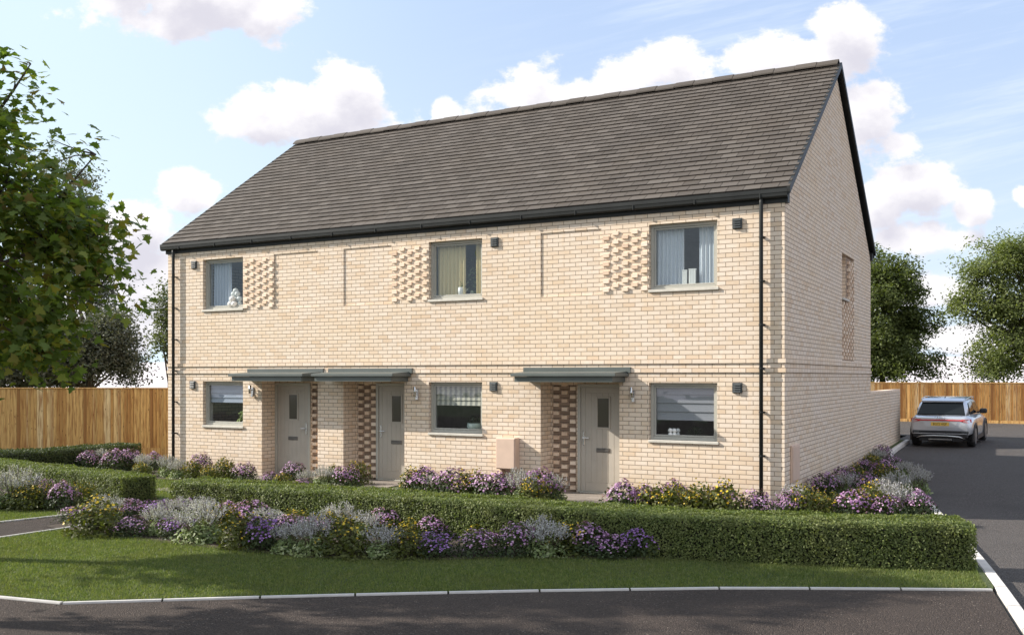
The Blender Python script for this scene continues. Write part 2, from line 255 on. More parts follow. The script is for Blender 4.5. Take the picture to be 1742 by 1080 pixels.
# ------------------------------------------------------------------ geometry helpers
class MB:
    def __init__(s): s.v=[]; s.f=[]; s.mi=[]; s.cur=0; s.sm=[]; s.smooth=False
    def face(s,pts):
        i=len(s.v); s.v+= [tuple(p) for p in pts]; s.f.append(tuple(range(i,i+len(pts)))); s.mi.append(s.cur); s.sm.append(s.smooth)
    def mesh(s,vs,fs,T=None):
        i=len(s.v); s.v+=[tuple(T@Vector(p)) if T is not None else tuple(p) for p in vs]
        for f in fs: s.f.append(tuple(k+i for k in f)); s.mi.append(s.cur); s.sm.append(s.smooth)
    def box(s,x0,x1,y0,y1,z0,z1,T=None):
        vs=[(x0,y0,z0),(x1,y0,z0),(x1,y1,z0),(x0,y1,z0),(x0,y0,z1),(x1,y0,z1),(x1,y1,z1),(x0,y1,z1)]
        s.mesh(vs,[(0,3,2,1),(4,5,6,7),(0,1,5,4),(1,2,6,5),(2,3,7,6),(3,0,4,7)],T)
    def bbox(s,x0,x1,y0,y1,z0,z1,bv=.004,T=None):
        """box with chamfered edges"""
        import bmesh
        bm=bmesh.new(); bmesh.ops.create_cube(bm,size=1)
        for q in bm.verts: q.co=Vector(((x0+x1)/2+q.co.x*(x1-x0),(y0+y1)/2+q.co.y*(y1-y0),(z0+z1)/2+q.co.z*(z1-z0)))
        bmesh.ops.bevel(bm,geom=bm.edges[:],offset=min(bv,(x1-x0)*.4,(y1-y0)*.4,(z1-z0)*.4),segments=1,affect='EDGES')
        bm.verts.ensure_lookup_table(); s.mesh([q.co.copy() for q in bm.verts],[[q.index for q in f.verts] for f in bm.faces],T); bm.free()
    def tube(s,pts,rad,n=8,cap=True,T=None):
        pts=[Vector(p) for p in pts]; rad=rad if hasattr(rad,'__len__') else [rad]*len(pts); vs=[];fs=[]
        for i,p in enumerate(pts):
            d=(pts[min(i+1,len(pts)-1)]-pts[max(i-1,0)]).normalized(); a=d.orthogonal().normalized() if i==0 else (a-d*a.dot(d)).normalized(); c=d.cross(a)
            for k in range(n):
                t=2*math.pi*k/n; vs.append(p+(a*math.cos(t)+c*math.sin(t))*rad[i])
        for i in range(len(pts)-1):
            for k in range(n): k2=(k+1)%n; fs.append((i*n+k,i*n+k2,(i+1)*n+k2,(i+1)*n+k))
        if cap: fs.append(tuple(range(n))[::-1]); fs.append(tuple((len(pts)-1)*n+k for k in range(n)))
        s.mesh(vs,fs,T)
    def lathe(s,prof,c=(0,0,0),n=16):
        vs=[];fs=[]
        for r,z in prof:
            for k in range(n): t=2*math.pi*k/n; vs.append((c[0]+r*math.cos(t),c[1]+r*math.sin(t),c[2]+z))
        for i in range(len(prof)-1):
            for k in range(n): k2=(k+1)%n; fs.append((i*n+k,i*n+k2,(i+1)*n+k2,(i+1)*n+k))
        s.mesh(vs,fs)
    def ball(s,c,r,n=10,m=7):
        s.lathe([(max(1e-4,r*math.sin(math.pi*i/m)),-r*math.cos(math.pi*i/m)) for i in range(m+1)],c,n)
    def prism(s,poly,x0,x1,axis='x'):
        """poly of (y,z) extruded along x"""
        n=len(poly); vs=[(x0,a,c) for a,c in poly]+[(x1,a,c) for a,c in poly]
        fs=[tuple(range(n)),tuple(range(2*n-1,n-1,-1))]+[(k,k+n,(k+1)%n+n,(k+1)%n) for k in range(n)]
        if axis=='y': vs=[(q[1],q[0],q[2]) for q in vs]
        s.mesh(vs,fs)
    def build(s,name,mats,parent=None,loc=(0,0,0)):
        me=bpy.data.meshes.new(name); me.from_pydata([tuple(q) for q in s.v],[],s.f)
        if not isinstance(mats,(list,tuple)): mats=[mats]
        for q in mats: me.materials.append(M[q])
        me.polygons.foreach_set('material_index',s.mi); me.polygons.foreach_set('use_smooth',s.sm)
        uvl=me.uv_layers.new(name='UVMap'); me.update()
        co=np.empty(len(me.vertices)*3); me.vertices.foreach_get('co',co); co=co.reshape(-1,3)
        li=np.empty(len(me.loops),dtype=int); me.loops.foreach_get('vertex_index',li)
        nr=np.empty(len(me.polygons)*3); me.polygons.foreach_get('normal',nr); nr=np.abs(nr.reshape(-1,3))
        tot=np.empty(len(me.polygons),dtype=int); me.polygons.foreach_get('loop_total',tot)
        ax=np.repeat(np.argmax(nr*np.array([1,1.02,1.0]),axis=1),tot); P=co[li]
        U=np.where(ax==0,P[:,1],P[:,0]); V=np.where(ax==2,P[:,1],P[:,2])
        uvl.data.foreach_set('uv',np.stack([U,V],1).ravel())
        return link(name,me,parent,loc)
def link(name,me,parent=None,loc=(0,0,0)):
    o=bpy.data.objects.new(name,me); C.objects.link(o); o.location=loc
    if parent is not None: o.parent=parent
    return o
def tag(o,label=None,cat=None,group=None,kind=None):
    for k,v_ in (('label',label),('category',cat),('group',group),('kind',kind)):
        if v_: o[k]=v_
    return o
def empty(name,loc,label=None,cat=None,group=None,rz=0):
    o=bpy.data.objects.new(name,None); C.objects.link(o); o.location=loc; o.rotation_euler=(0,0,rz); o.empty_display_size=.2
    return tag(o,label,cat,group)
def npmesh(name,verts,k,mats,mi=None,smooth=False):
    """verts: (N*k,3) array of N k-gons"""
    n=len(verts)//k; me=bpy.data.meshes.new(name); me.vertices.add(n*k); me.loops.add(n*k); me.polygons.add(n)
    me.vertices.foreach_set('co',np.asarray(verts,dtype=np.float32).ravel()); me.loops.foreach_set('vertex_index',np.arange(n*k,dtype=np.int32))
    me.polygons.foreach_set('loop_start',np.arange(0,n*k,k,dtype=np.int32))
    try: me.polygons.foreach_set('loop_total',np.full(n,k,dtype=np.int32))
    except Exception: pass
    for q in (mats if isinstance(mats,(list,tuple)) else [mats]): me.materials.append(M[q])
    if mi is not None: me.polygons.foreach_set('material_index',np.asarray(mi,dtype=np.int32))
    me.update(calc_edges=True); me.validate(); return me
def unit(v): return v/np.maximum(1e-9,np.linalg.norm(v,axis=-1,keepdims=True))
def leaves(pos,nrm,size,shape,asp=.6,droop=None):
    """pos (N,3), nrm (N,3) facing, size (N,), shape (k,2 or 3) outline in [0..1]x[-.5..5] -> verts (N*k,3)"""
    N=len(pos); nrm=unit(nrm); r=rng.normal(size=(N,3))
    if droop is not None: r=r*droop[1]+np.array(droop[0])
    a=unit(r-nrm*np.sum(r*nrm,1,keepdims=True)); bb=np.cross(nrm,a); sh=np.asarray(shape,float)
    if sh.shape[1]==2: sh=np.hstack([sh,np.zeros((len(sh),1))])
    P=pos[:,None,:]+size[:,None,None]*(sh[None,:,0:1]*a[:,None,:]+sh[None,:,1:2]*bb[:,None,:]+sh[None,:,2:3]*nrm[:,None,:])
    return P.reshape(-1,3)
DIAMOND=[(0,0),(.45,-.28),(1,0),(.45,.28)]
OVAL=[(0,0),(.3,-.25),(.7,-.2),(1,0),(.7,.2),(.3,.25)]
QUAD=[(-.5,-.5),(.5,-.5),(.5,.5),(-.5,.5)]
HEX=[(math.cos(i*math.pi/3)*.5,math.sin(i*math.pi/3)*.5) for i in range(6)]
MAPLE=[(0,0),(.10,-.22),(-.04,-.46),(.22,-.36),(.36,-.60),(.50,-.34),(.60,-.20),(.70,-.24),(1.05,0),(.70,.24),(.60,.20),(.50,.34),(.36,.60),(.22,.36),(-.04,.46),(.10,.22)]
MAPLE=[(x,y,-.16*abs(y)-.10*x*x) for x,y in MAPLE]
def copy_tree(o,parent=None):
    c=o.copy(); C.objects.link(c); c.parent=parent
    for ch in list(o.children): copy_tree(ch,c)
    return c
# ------------------------------------------------------------------ the setting
def drive_z(y): return -.10+.28*min(max((y-2)/14.0,0),1)
def lawn_z(y): return drive_z(y)+.10
mb=MB(); mb.face([(-1500,-1500,-.35),(1500,-1500,-.35),(1500,1500,-.35),(-1500,1500,-.35)])
tag(mb.build('ground','field'),kind='structure')
mb=MB()
for az in range(0,40):      # low far ridge round the horizon
    a0,a1=az*math.pi/20,(az+1)*math.pi/20
    f=lambda a:600; hgt=lambda a: 13+4*math.sin(a*5)+3*math.sin(a*11+1)
    for ra,rb,za,zb in ((120,300,-.3,2.0),(300,600,2.0,5.0)): mb.face([(ra*math.cos(a0),ra*math.sin(a0),za),(ra*math.cos(a1),ra*math.sin(a1),za),(rb*math.cos(a1),rb*math.sin(a1),zb),(rb*math.cos(a0),rb*math.sin(a0),zb)])
    p0=(f(a0)*math.cos(a0),f(a0)*math.sin(a0)); p1=(f(a1)*math.cos(a1),f(a1)*math.sin(a1))
    q0=(1300*math.cos(a0),1300*math.sin(a0)); q1=(1300*math.cos(a1),1300*math.sin(a1))
    mb.face([(*p0,5.0),(*p1,5.0),(*q1,hgt(a1)*1.6),(*q0,hgt(a0)*1.6)])
tag(mb.build('hills','hill_haze'),kind='structure')
# kerb centre line along the driveway
KB=[(4.35,-10.5),(3.95,-8.4),(3.73,-6.9),(3.46,-5.2),(3.25,-3.95),(2.98,-2.5),(2.62,-.7),(2.28,1.0),(1.85,3.2),(1.42,5.2),(.98,7.2),(.62,8.9),(.30,10.6),(.17,12.0),(.17,15.9)]
def resample(P,step):
    P=np.array(P,float); L=np.r_[0,np.cumsum(np.linalg.norm(np.diff(P,axis=0),axis=1))]; n=max(2,int(round(L[-1]/step))+1); t=np.linspace(0,L[-1],n)
    return np.stack([np.interp(t,L,P[:,i]) for i in range(P.shape[1])],1)
def smoothline(P,step,it=2):
    P=np.array(P,float)
    for _ in range(it):
        Q=[P[0]]
        for a,c in zip(P[:-1],P[1:]): Q+= [a*.75+c*.25,a*.25+c*.75]
        Q.append(P[-1]); P=np.array(Q)
    return resample(P,step)
kl=smoothline(KB,.91)
# driveway sheet
mb=MB(); ys=[-60,-30,-14,-8,-4,0,2,4,6,8,10,12,14,16,20,26,32]
for y0,y1 in zip(ys[:-1],ys[1:]): mb.face([(-9,y0,drive_z(y0)),(30,y0,drive_z(y0)),(30,y1,drive_z(y1)),(-9,y1,drive_z(y1))]) if y0>=20 else mb.face([(-.3 if y0>=-8 else 1.5,y0,drive_z(y0)),(30,y0,drive_z(y0)),(30,y1,drive_z(y1)),(-.3 if y0>=-8 else 1.5,y1,drive_z(y1))])
tag(mb.build('driveway','drive_tarmac'),kind='structure')
def kerb_run(line,w,z_of,hgt,name,mt,label,cat,gap=.011):
    e=empty(name,(line[0][0],line[0][1],0),label,cat)
    k=0
    for a,c in zip(line[:-1],line[1:]):
        a=Vector((a[0],a[1],0)); c=Vector((c[0],c[1],0)); d=(c-a); L=d.length; d.normalize(); nrm=Vector((d.y,-d.x,0))*w/2
        a2=a+d*gap; c2=c-d*gap; mb=MB(); za,zc=z_of(a.y),z_of(c.y)
        vs=[]
        for q,z in ((a2,za),(c2,zc)):
            for s_ in (-1,1): vs+=[q+nrm*s_+Vector((0,0,z-hgt)),q+nrm*s_+Vector((0,0,z-.012)),q+nrm*s_*.82+Vector((0,0,z))]
        # order per end: L-bottom,L-side,L-top,R-bottom,R-side,R-top
        fs=[(0,1,7,6),(1,2,8,7),(2,5,11,8),(5,4,10,11),(4,3,9,10),(0,3,4,5,2,1),(6,7,8,11,10,9)]
        mb.mesh(vs,fs)
        o=mb.build('kerb_stone',mt,None); off=-Vector(e.location); o.parent=e; o.location=off
    return e
kerb_run(kl,.125,lambda y:lawn_z(y)+.004,.30,'driveway_kerb','kerb_concrete','pale concrete kerb curving along the driveway edge past the hedge end and gable','kerb')
# front tarmac path with its edging
EDGE=[(-14,-11.9),(-9,-11.0),(-5.6,-10.44),(-4.75,-10.30),(-2.94,-8.97),(-1.09,-7.70),(.88,-6.46),(2.2,-5.78),(3.36,-5.22)]
mb=MB(); pts=[(x,y,-.014) for x,y in EDGE]+[(3.62,-6.9,-.014),(3.85,-8.5,-.014),(4.25,-10.6,-.014),(5,-14,-.014),(5,-30,-.014),(-40,-30,-.014),(-40,-15,-.014)]
mb.face(pts[::-1]); tag(mb.build('footpath','path_tarmac'),kind='structure')
kerb_run(resample(EDGE[2:4],.86).tolist()[:2]+resample(EDGE[3:],.93).tolist()[1:],.05,lambda y:.006,.15,'path_edging','edging_concrete','thin concrete edging strip between the front lawn and the dark footpath','edging')
kerb_run(resample(EDGE[:3],.92),.05,lambda y:.006,.15,'path_edging','edging_concrete','thin concrete edging at the far left corner of the front lawn','edging')
# lawn sheets
mb=MB(); kedge=[(x-.07*1,y) for x,y in kl if y>-5.1]
low=[k for k in kedge if k[1]<=1.0]; hi=[k for k in kedge if k[1]>1.0]
poly=[(x,y,0) for x,y in EDGE]+[(x,y,0) for x,y in low]+[(low[-1][0],low[-1][1],0),(-.3,low[-1][1],0),(-.3,6,0),(-15,6,0),(-15,3,0),(-60,-20,0),(-60,-19.5,0),(-14,-11.9,0)]
mb.face(poly)
prev=low[-1]
for k in hi: mb.face([(-.3,prev[1],lawn_z(prev[1])-.003),(prev[0],prev[1],lawn_z(prev[1])-.003),(k[0],k[1],lawn_z(k[1])-.003),(-.3,k[1],lawn_z(k[1])-.003)]); prev=k
tag(mb.build('lawn','lawn_soil'),kind='structure')
# side path and its edgings
mb=MB(); mb.face([(-10.24,-11.22,.004),(-8.95,-11.0,.004),(-8.92,-8.2,.004),(-8.85,-7.1,.004),(-9.05,-5.0,.004),(-9.4,-3.2,.004),(-10.4,-3.2,.004),(-10.1,-5.0,.004),(-10.05,-6.3,.004),(-10.25,-7.3,.004)])
tag(mb.build('side_path','path_tarmac'),kind='structure')
kerb_run([(-10.24,-11.1),(-10.25,-9.6),(-10.26,-8.3),(-10.27,-7.3),(-10.05,-6.3),(-10.08,-5.2)],.05,lambda y:.022,.12,'path_edging','edging_concrete','left edging strip of the narrow side path beside the flower bed','edging')
kerb_run([(-8.95,-10.95),(-8.94,-9.6),(-8.92,-8.3),(-8.86,-7.2),(-8.98,-5.9)],.05,lambda y:.022,.12,'path_edging','edging_concrete','right edging strip of the narrow side path against the front lawn','edging')
# planting soil under the beds
def patch(name,poly,z,mt):
    mb=MB(); mb.face([(x,y,z) for x,y in poly]); return tag(mb.build(name,mt),kind='structure')
patch('bed_soil',[(-9.3,-7.2),(-8.2,-7.4),(-5.4,-7.35),(-4.2,-7.3),(-3.4,-7.0),(-2.6,-6.6),(-1.9,-6.1),(-.4,-5.4),(-.7,-4.5),(-9.4,-4.7)],.010,'soil')
patch('bed_soil',[(-14.2,-6.7),(-11.4,-6.4),(-10.5,-6.0),(-10.3,-5.1),(-14.5,-4.4)],.010,'soil')
patch('bed_soil',[(-17,-.9),(-13.5,-1.6),(-10.1,-1.9),(-8.3,-1.75),(-8.3,-.02),(-14.7,-.02),(-17,.6)],.008,'soil')
patch('bed_soil',[(-6.9,-1.75),(-3.9,-2.1),(-3.9,-.02),(-6.9,-.02)],.008,'soil')
patch('bed_soil',[(-2.4,-2.2),(2.5,-1.6),(2.15,1.0),(-.2,1.0),(-.2,-.02),(-2.4,-.02)],.008,'soil')
patch('paving',[(-9.38,-3.2),(-7.2,-3.2),(-7.2,-.9),(-7.785,-.6),(-7.785,.46),(-9.377,.46),(-9.377,-.5)],.014,'paving')
patch('paving',[(-4.5,-3.2),(-2.5,-3.2),(-2.75,-1.0),(-3.001,-.6),(-3.001,.46),(-4.623,.46),(-4.623,-.6)],.014,'paving')
patch('paving',[(-11.69,-3.2),(-10.08,-3.2),(-10.08,.46),(-11.69,.46)],.014,'paving')
# ------------------------------------------------------------------ the terrace
L_=14.681; DP=9.532; EA=5.187; RZ=8.80; HB=DP/2
H=empty('terraced_house',(0,0,0),'two-storey buff brick terrace of three homes under one long grey tiled roof','house')
def wall_cells(us,zs,depth,reveal,P,dark=()):
    """depth(u,z)-> inward depth or None (hole). P(u,d,z)->point. us/zs break points"""
    us=sorted(set(round(q,4) for q in us)); zs=sorted(set(round(q,4) for q in zs)); mb=MB()
    g=[[depth((a+c)/2,(e+f)/2) for e,f in zip(zs[:-1],zs[1:])] for a,c in zip(us[:-1],us[1:])]
    for i,(a,c) in enumerate(zip(us[:-1],us[1:])):
        for j,(e,f) in enumerate(zip(zs[:-1],zs[1:])):
            d=g[i][j]
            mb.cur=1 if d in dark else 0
            if d is not None and not isinstance(d,tuple): mb.face([P(a,d,e),P(c,d,e),P(c,d,f),P(a,d,f)])
    mb.cur=0
    dd=lambda v_: v_[1] if isinstance(v_,tuple) else v_
    for i in range(len(g)):
        for j in range(len(g[0])):
            if i+1<len(g):
                d0,d1=dd(g[i][j]),dd(g[i+1][j])
                if abs(d0-d1)>1e-5: u_=us[i+1]; mb.face([P(u_,d0,zs[j]),P(u_,d1,zs[j]),P(u_,d1,zs[j+1]),P(u_,d0,zs[j+1])])
            if j+1<len(g[0]):
                d0,d1=dd(g[i][j]),dd(g[i][j+1])
                if abs(d0-d1)>1e-5: z_=zs[j+1]; mb.face([P(us[i],d0,z_),P(us[i+1],d0,z_),P(us[i+1],d1,z_),P(us[i],d1,z_)])
    return mb
WX=[-13.528,-7.184,-2.426]; WW=1.263; DX=[(-11.69,-10.08,1),(-9.377,-7.785,-1),(-4.623,-3.001,-1)]
PAN=[(-11.334,-10.065),(-9.371,-8.112),(-4.623,-3.36)]
HUP=(3.765,4.987); HLO=(1.06,2.133); DD=.45; RV=.10
def fdepth(u_,z):
    for x in WX:
        if x<u_<x+WW and (HUP[0]<z<HUP[1] or HLO[0]<z<HLO[1]): return (None,RV)
    for (a,c,s_) in DX:
        if a<u_<c and z<2.14:
            da,dc=(a,a+1.04) if s_>0 else (c-1.04,c)
            if (a+.03<u_<a+.55 if s_<0 else c-.55<u_<c-.03) and z<2.08: return DD+.055
            return (None,DD) if da<u_<dc and z<2.10 else DD
    for a,c in PAN:
        if a<u_<c and HUP[0]<z<4.987: return .020
    return 0.0
us=[-L_,0]+WX+[x+WW for x in WX]+[q for a,c,s_ in DX for q in (a,c,(a+1.04) if s_>0 else (c-1.04))]+[q for pr_ in PAN for q in pr_]
us+=[q for a,c,s_ in DX for q in ((a+.03,a+.55) if s_<0 else (c-.55,c-.03))]
us+= list(np.linspace(-L_,0,25)); zs=[-.3,HUP[0],HUP[1],HLO[0],HLO[1],2.14,2.10,2.08,EA,.5]
wall_cells(us,zs,fdepth,RV,lambda u_,d,z:(u_,d,z),(DD+.055,)).build('front_wall',['buff_brick','shaded_recess_brick'],H)
SL=(5.46,6.235,3.945,4.955)
def gdepth(u_,z): return .13 if SL[0]<u_<SL[1] and SL[2]<z<SL[3] else (.05 if SL[0]<u_<7.02 and 2.60<z<SL[3] else 0.0)
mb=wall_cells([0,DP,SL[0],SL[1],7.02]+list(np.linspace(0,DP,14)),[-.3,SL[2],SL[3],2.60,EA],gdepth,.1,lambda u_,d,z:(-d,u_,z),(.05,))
mb.cur=0
rise=(RZ-5.36)/(HB+.075); zr=5.395+rise*(HB+.0)-.12
mb.face([(0,0,EA),(0,DP,EA),(0,HB,zr)])
mb.build('gable_wall',['buff_brick','shaded_recess_brick'],H)
mb=MB(); mb.face([(-L_,DP,-.3),(-L_,0,-.3),(-L_,0,EA),(-L_,DP,EA)]); mb.face([(-L_,DP,EA),(-L_,0,EA),(-L_,HB,zr)]); mb.face([(0,DP,-.3),(-L_,DP,-.3),(-L_,DP,EA),(0,DP,EA)])
mb.build('rear_wall','buff_brick',H)
mb=MB(); mb.box(-L_+.15,-.15,.55,DP-.1,2.45,2.62); mb.box(-L_+.15,-.15,2.8,2.9,-.1,2.45); mb.box(-L_+.15,-.15,2.8,2.9,2.62,5.0); mb.box(-L_+.15,-.15,.14,DP-.1,5.05,5.15); mb.box(-9.9,-9.78,.55,2.8,-.1,2.45); mb.box(-4.9,-4.8,.55,2.8,-.1,2.45);mb.box(-9.9,-9.78,.3,2.8,2.62,5.05); mb.box(-4.9,-4.8,.3,2.8,2.62,5.05)
mb.build('inner_wall','plaster',H)
mb=MB(); mb.box(-L_+.15,-.15,.5,DP-.1,-.12,-.02); mb.build('inner_floor','stem_brown',H)
for z in (2.314,2.474):                                   # two projecting string courses
    mb=MB(); t=.022
    mb.box(-L_-t,t,-t,.02,z,z+.074); mb.box(-.02,t,.02,DP+t,z,z+.074); mb.box(-L_-t,-L_+.02,.02,DP+t,z,z+.074)
    mb.build('string_course','buff_brick',H)
def headers(cols,z0,n,P,parent,name='brick_pattern',pr_=.029,w_=.118,inv=0):
    mb=MB()
    for i,u_ in enumerate(cols):
        for k in range(n):
            z=z0+(i%2)*.08+k*.16+.006
            j=rng.uniform(-.004,.004)+inv
            mb.mesh(*P(u_,w_,z,.068,pr_+j))
    return mb.build(name,'header_brick',parent)
def PF(yy,bk=0.0):
    def f(u_,w_,z,h_,d): 
        m_=MB(); m_.box(u_-w_/2,u_+w_/2,yy-d,yy+.02+bk,z,z+h_); return m_.v,m_.f
    return f
def PG(u_,w_,z,h_,d):
    m_=MB(); m_.box(-.06,d,u_-w_/2,u_+w_/2,z,z+h_); return m_.v,m_.f
for a,c in ((-12.235,-11.354),(-8.085,-7.215),(-3.319,-2.449)):
    headers(np.linspace(a+.06,c-.06,5),3.80,7,PF(0),H)
for (a,c,s_) in DX:
    if s_>0: headers([c-.11-.18*k for k in range(2,-1,-1)],.05,13,PF(DD,.05),H,pr_=.004)
    else: headers([a+.11+.18*k for k in range(3)],.05,13,PF(DD,.05),H,pr_=.004)
headers(np.linspace(5.54,6.94,9),2.62,8,PG,H,pr_=.006,w_=.125); headers(np.linspace(6.415,6.94,4)[::-1],3.90,6,PG,H,pr_=.006,w_=.125)
# windows
def window(x,z0,z1,y=0):
    t=.058; zs_=z0+.045
    f=MB(); ya,yb=y+RV-.012,y+RV+.055
    f.bbox(x,x+t,ya,yb,zs_,z1); f.bbox(x+WW-t,x+WW,ya,yb,zs_,z1); f.bbox(x+t,x+WW-t,ya,yb,zs_,zs_+t); f.bbox(x+t,x+WW-t,ya,yb,z1-t,z1)
    g=t+.004; yi=ya+.018                                  # inner sash
    f.bbox(x+g,x+g+.03,yi,yb,zs_+g,z1-g,.003); f.bbox(x+WW-g-.03,x+WW-g,yi,yb,zs_+g,z1-g,.003); f.bbox(x+g+.03,x+WW-g-.03,yi,yb,zs_+g,zs_+g+.03,.003); f.bbox(x+g+.03,x+WW-g-.03,yi,yb,z1-g-.03,z1-g,.003)
    fo=f.build('window','frame_sage',H)
    p_=MB(); p_.face([(x+g+.028,yi+.022,zs_+g+.028),(x+WW-g-.028,yi+.022,zs_+g+.028),(x+WW-g-.028,yi+.022,z1-g-.014),(x+g+.028,yi+.022,z1-g-.014)]); p_.build('pane','window_glass',fo)
    s_=MB(); s_.bbox(x-.004,x+WW+.03,y-.035,y+RV,z0-.004,zs_-.001,.005); s_.build('sill','sill_grey',fo)
    i_=MB(); i_.bbox(x+.003,x+WW-.003,yb+.002,yb+.24,zs_+.02,zs_+.05,.004); i_.build('inner_sill','board_white',fo)
    # plastered reveal inside
    r=MB(); r.box(x-.02,x-.001,yb,yb+.16,zs_,z1+.02); r.box(x+WW+.001,x+WW+.02,yb,yb+.16,zs_,z1+.02); r.box(x-.02,x+WW+.02,yb,yb+.16,z1+.001,z1+.02); r.build('inner_reveal','plaster',fo)
for x in WX: window(x,*HUP); window(x,*HLO)
# gable slot blocked window
mb=MB(); mb.bbox(-.088,-.03,SL[0]+.02,SL[1],SL[2]+.03,SL[2]+.05); mb.bbox(-.06,.03,SL[0]-.01,SL[1]+.01,SL[2]-.02,SL[2]+.028,.004); mb.build('slot_sill','sill_grey',H)
# doors
for (a,c,s_) in DX:
    f0,f1=(a,a+1.04) if s_>0 else (c-1.04,c); y=DD; t=.062
    f=MB(); ya,yb=y-.03,y+.06
    f.bbox(f0,f0+t,ya,yb,.018,2.10); f.bbox(f1-t,f1,ya,yb,.018,2.10); f.bbox(f0+t,f1-t,ya,yb,2.10-t,2.10); f.bbox(f0+t,f1-t,ya-.03,yb,.016,.045)
    fo=f.build('door_frame','frame_sage',H)
    l0,l1=f0+t+.003,f1-t-.003; cx=(l0+l1)/2; yl=y-.008; w=l1-l0
    d=MB(); d.box(l0,l1,yl+.006,yl+.044,.048,2.10-t-.003)
    gx0,gx1,gz0,gz1=cx-.105,cx+.125,1.28,1.83
    # tongue-and-groove planks between stiles
    bz0,bz1=.22,1.93; st=.10; nx=6; pw=(w-2*st)/nx
    d.bbox(l0,l0+st-.004,yl,yl+.01,.048,2.035,.002); d.bbox(l1-st+.004,l1,yl,yl+.01,.048,2.035,.002); d.bbox(l0+st,l1-st,yl,yl+.01,.048,bz0-.004,.002); d.bbox(l0+st,l1-st,yl,yl+.01,bz1+.004,2.035,.002)
    for k in range(nx):
        q0,q1=l0+st+k*pw+.003,l0+st+(k+1)*pw-.003
        if q1>gx0-.03 and q0<gx1+.03:
            d.bbox(q0,q1,yl+.001,yl+.01,bz0,gz0-.03,.003); d.bbox(q0,q1,yl+.001,yl+.01,gz1+.03,bz1,.003)
        else: d.bbox(q0,q1,yl+.001,yl+.01,bz0,bz1,.003)
    d.bbox(gx0-.035,gx0,yl-.008,yl+.01,gz0-.035,gz1+.035,.004); d.bbox(gx1,gx1+.035,yl-.008,yl+.01,gz0-.035,gz1+.035,.004); d.bbox(gx0,gx1,yl-.008,yl+.01,gz0-.035,gz0,.004); d.bbox(gx0,gx1,yl-.008,yl+.01,gz1,gz1+.035,.004)
    do=d.build('door','door_paint',H)
    g=MB(); g.box(gx0+.001,gx1-.001,yl+.002,yl+.0055,gz0+.001,gz1-.001); g.build('door_glass','frosted_glass',do)
    hx=(l1-.06) if s_>0 else (l0+.06); hd=-1 if s_>0 else 1
    h=MB(); h.bbox(hx-.018,hx+.018,yl-.012,yl,.93,1.20,.005); h.tube([(hx,yl-.012,1.07),(hx,yl-.055,1.07)],.010,8); h.tube([(hx-.01*hd,yl-.055,1.07),(hx+.13*hd,yl-.055,1.07)],.010,8); h.build('door_handle','steel',do)
    q=MB(); q.bbox(cx-.14+.01,cx+.14+.01,yl-.012,yl,.80,.88,.004); q.bbox(cx-.12+.01,cx+.12+.01,yl-.018,yl-.010,.815,.86,.003); q.build('letter_plate','letterplate',do)
# canopies
for (u0,u1,c0,c1) in ((-12.092,-9.891,-12.02,-10.02),(-9.753,-7.565,-9.66,-7.69),(-4.976,-2.767,-4.87,-2.885)):
    m_=MB(); y0=-.61
    # hollow fascia box, open soffit board inside
    m_.bbox(c0,c1,y0,y0+.03,2.143,2.245,.004); m_.bbox(c0,c0+.03,y0+.03,0,2.143,2.245,.004); m_.bbox(c1-.03,c1,y0+.03,0,2.143,2.245,.004)
    co=m_.build('canopy','canopy_grey',H)
    m_=MB(); m_.bbox(c0-.055,c1+.075,y0-.055,.0,2.247,2.30,.006); m_.prism([(-.001,2.302),(y0-.02,2.302),(y0-.02,2.310),(-.001,2.345)],c0-.03,c1+.05); m_.build('canopy_roof','canopy_grey',co)
    m_=MB(); m_.bbox(u0,u1,-.05,-.001,2.31,2.418,.004); m_.build('canopy_flashing','canopy_grey',co)
    m_=MB(); m_.box(c0+.031,c1-.031,y0+.031,-.001,2.16,2.175); m_.build('canopy_soffit','canopy_soffit',co)
# roof: courses of separate plain tiles
ang=math.atan(rise); SLN=(HB+.095)/math.cos(ang); NR=28; gau=SLN/NR
VO=.105
def tiles(side):
    mb=MB(); r_=np.random.default_rng(3+side); tw=.30
    for k in range(NR):
        s0=k*gau; off=(k%2)*tw/2; x=-L_-VO-off
        first=True
        while x<VO-.02:
            x0=max(x,-L_-VO); x1=min(x+tw-.009,VO)
            if x1-x0>.02:
                dz=r_.uniform(0,.0035); tk=.016+r_.uniform(0,.002); j=r_.uniform(-.003,.003)
                Lt=gau*1.25 if k<NR-1 else gau
                def pt(s_,n_,xx):
                    # s_ distance up the slope, n_ height above the deck
                    yy=-.075+ (s_*math.cos(ang)-n_*math.sin(ang)); zz=5.42+s_*math.sin(ang)+n_*math.cos(ang)
                    if side: yy=DP-yy
                    return (xx,yy,zz)
                nb=.026+dz; nt_=.006
                vs=[pt(s0+j,nb-tk+.0,x0),pt(s0+j,nb-tk,x1),pt(s0+j,nb+.008,x1),pt(s0+j,nb+.008,x0),pt(s0+Lt,nt_-tk,x0),pt(s0+Lt,nt_-tk,x1),pt(s0+Lt,nt_,x1),pt(s0+Lt,nt_,x0)]
                mb.mesh(vs,[(0,1,2,3),(3,2,6,7),(1,5,6,2),(4,0,3,7),(4,5,1,0)])
            x+=tw
    return mb
ro=tiles(0).build('roof','roof_tile',H)
tiles(1).build('roof_slope','roof_tile',ro)
mb=MB(); x=-L_-VO; k=0
zt=5.42+SLN*math.sin(ang)
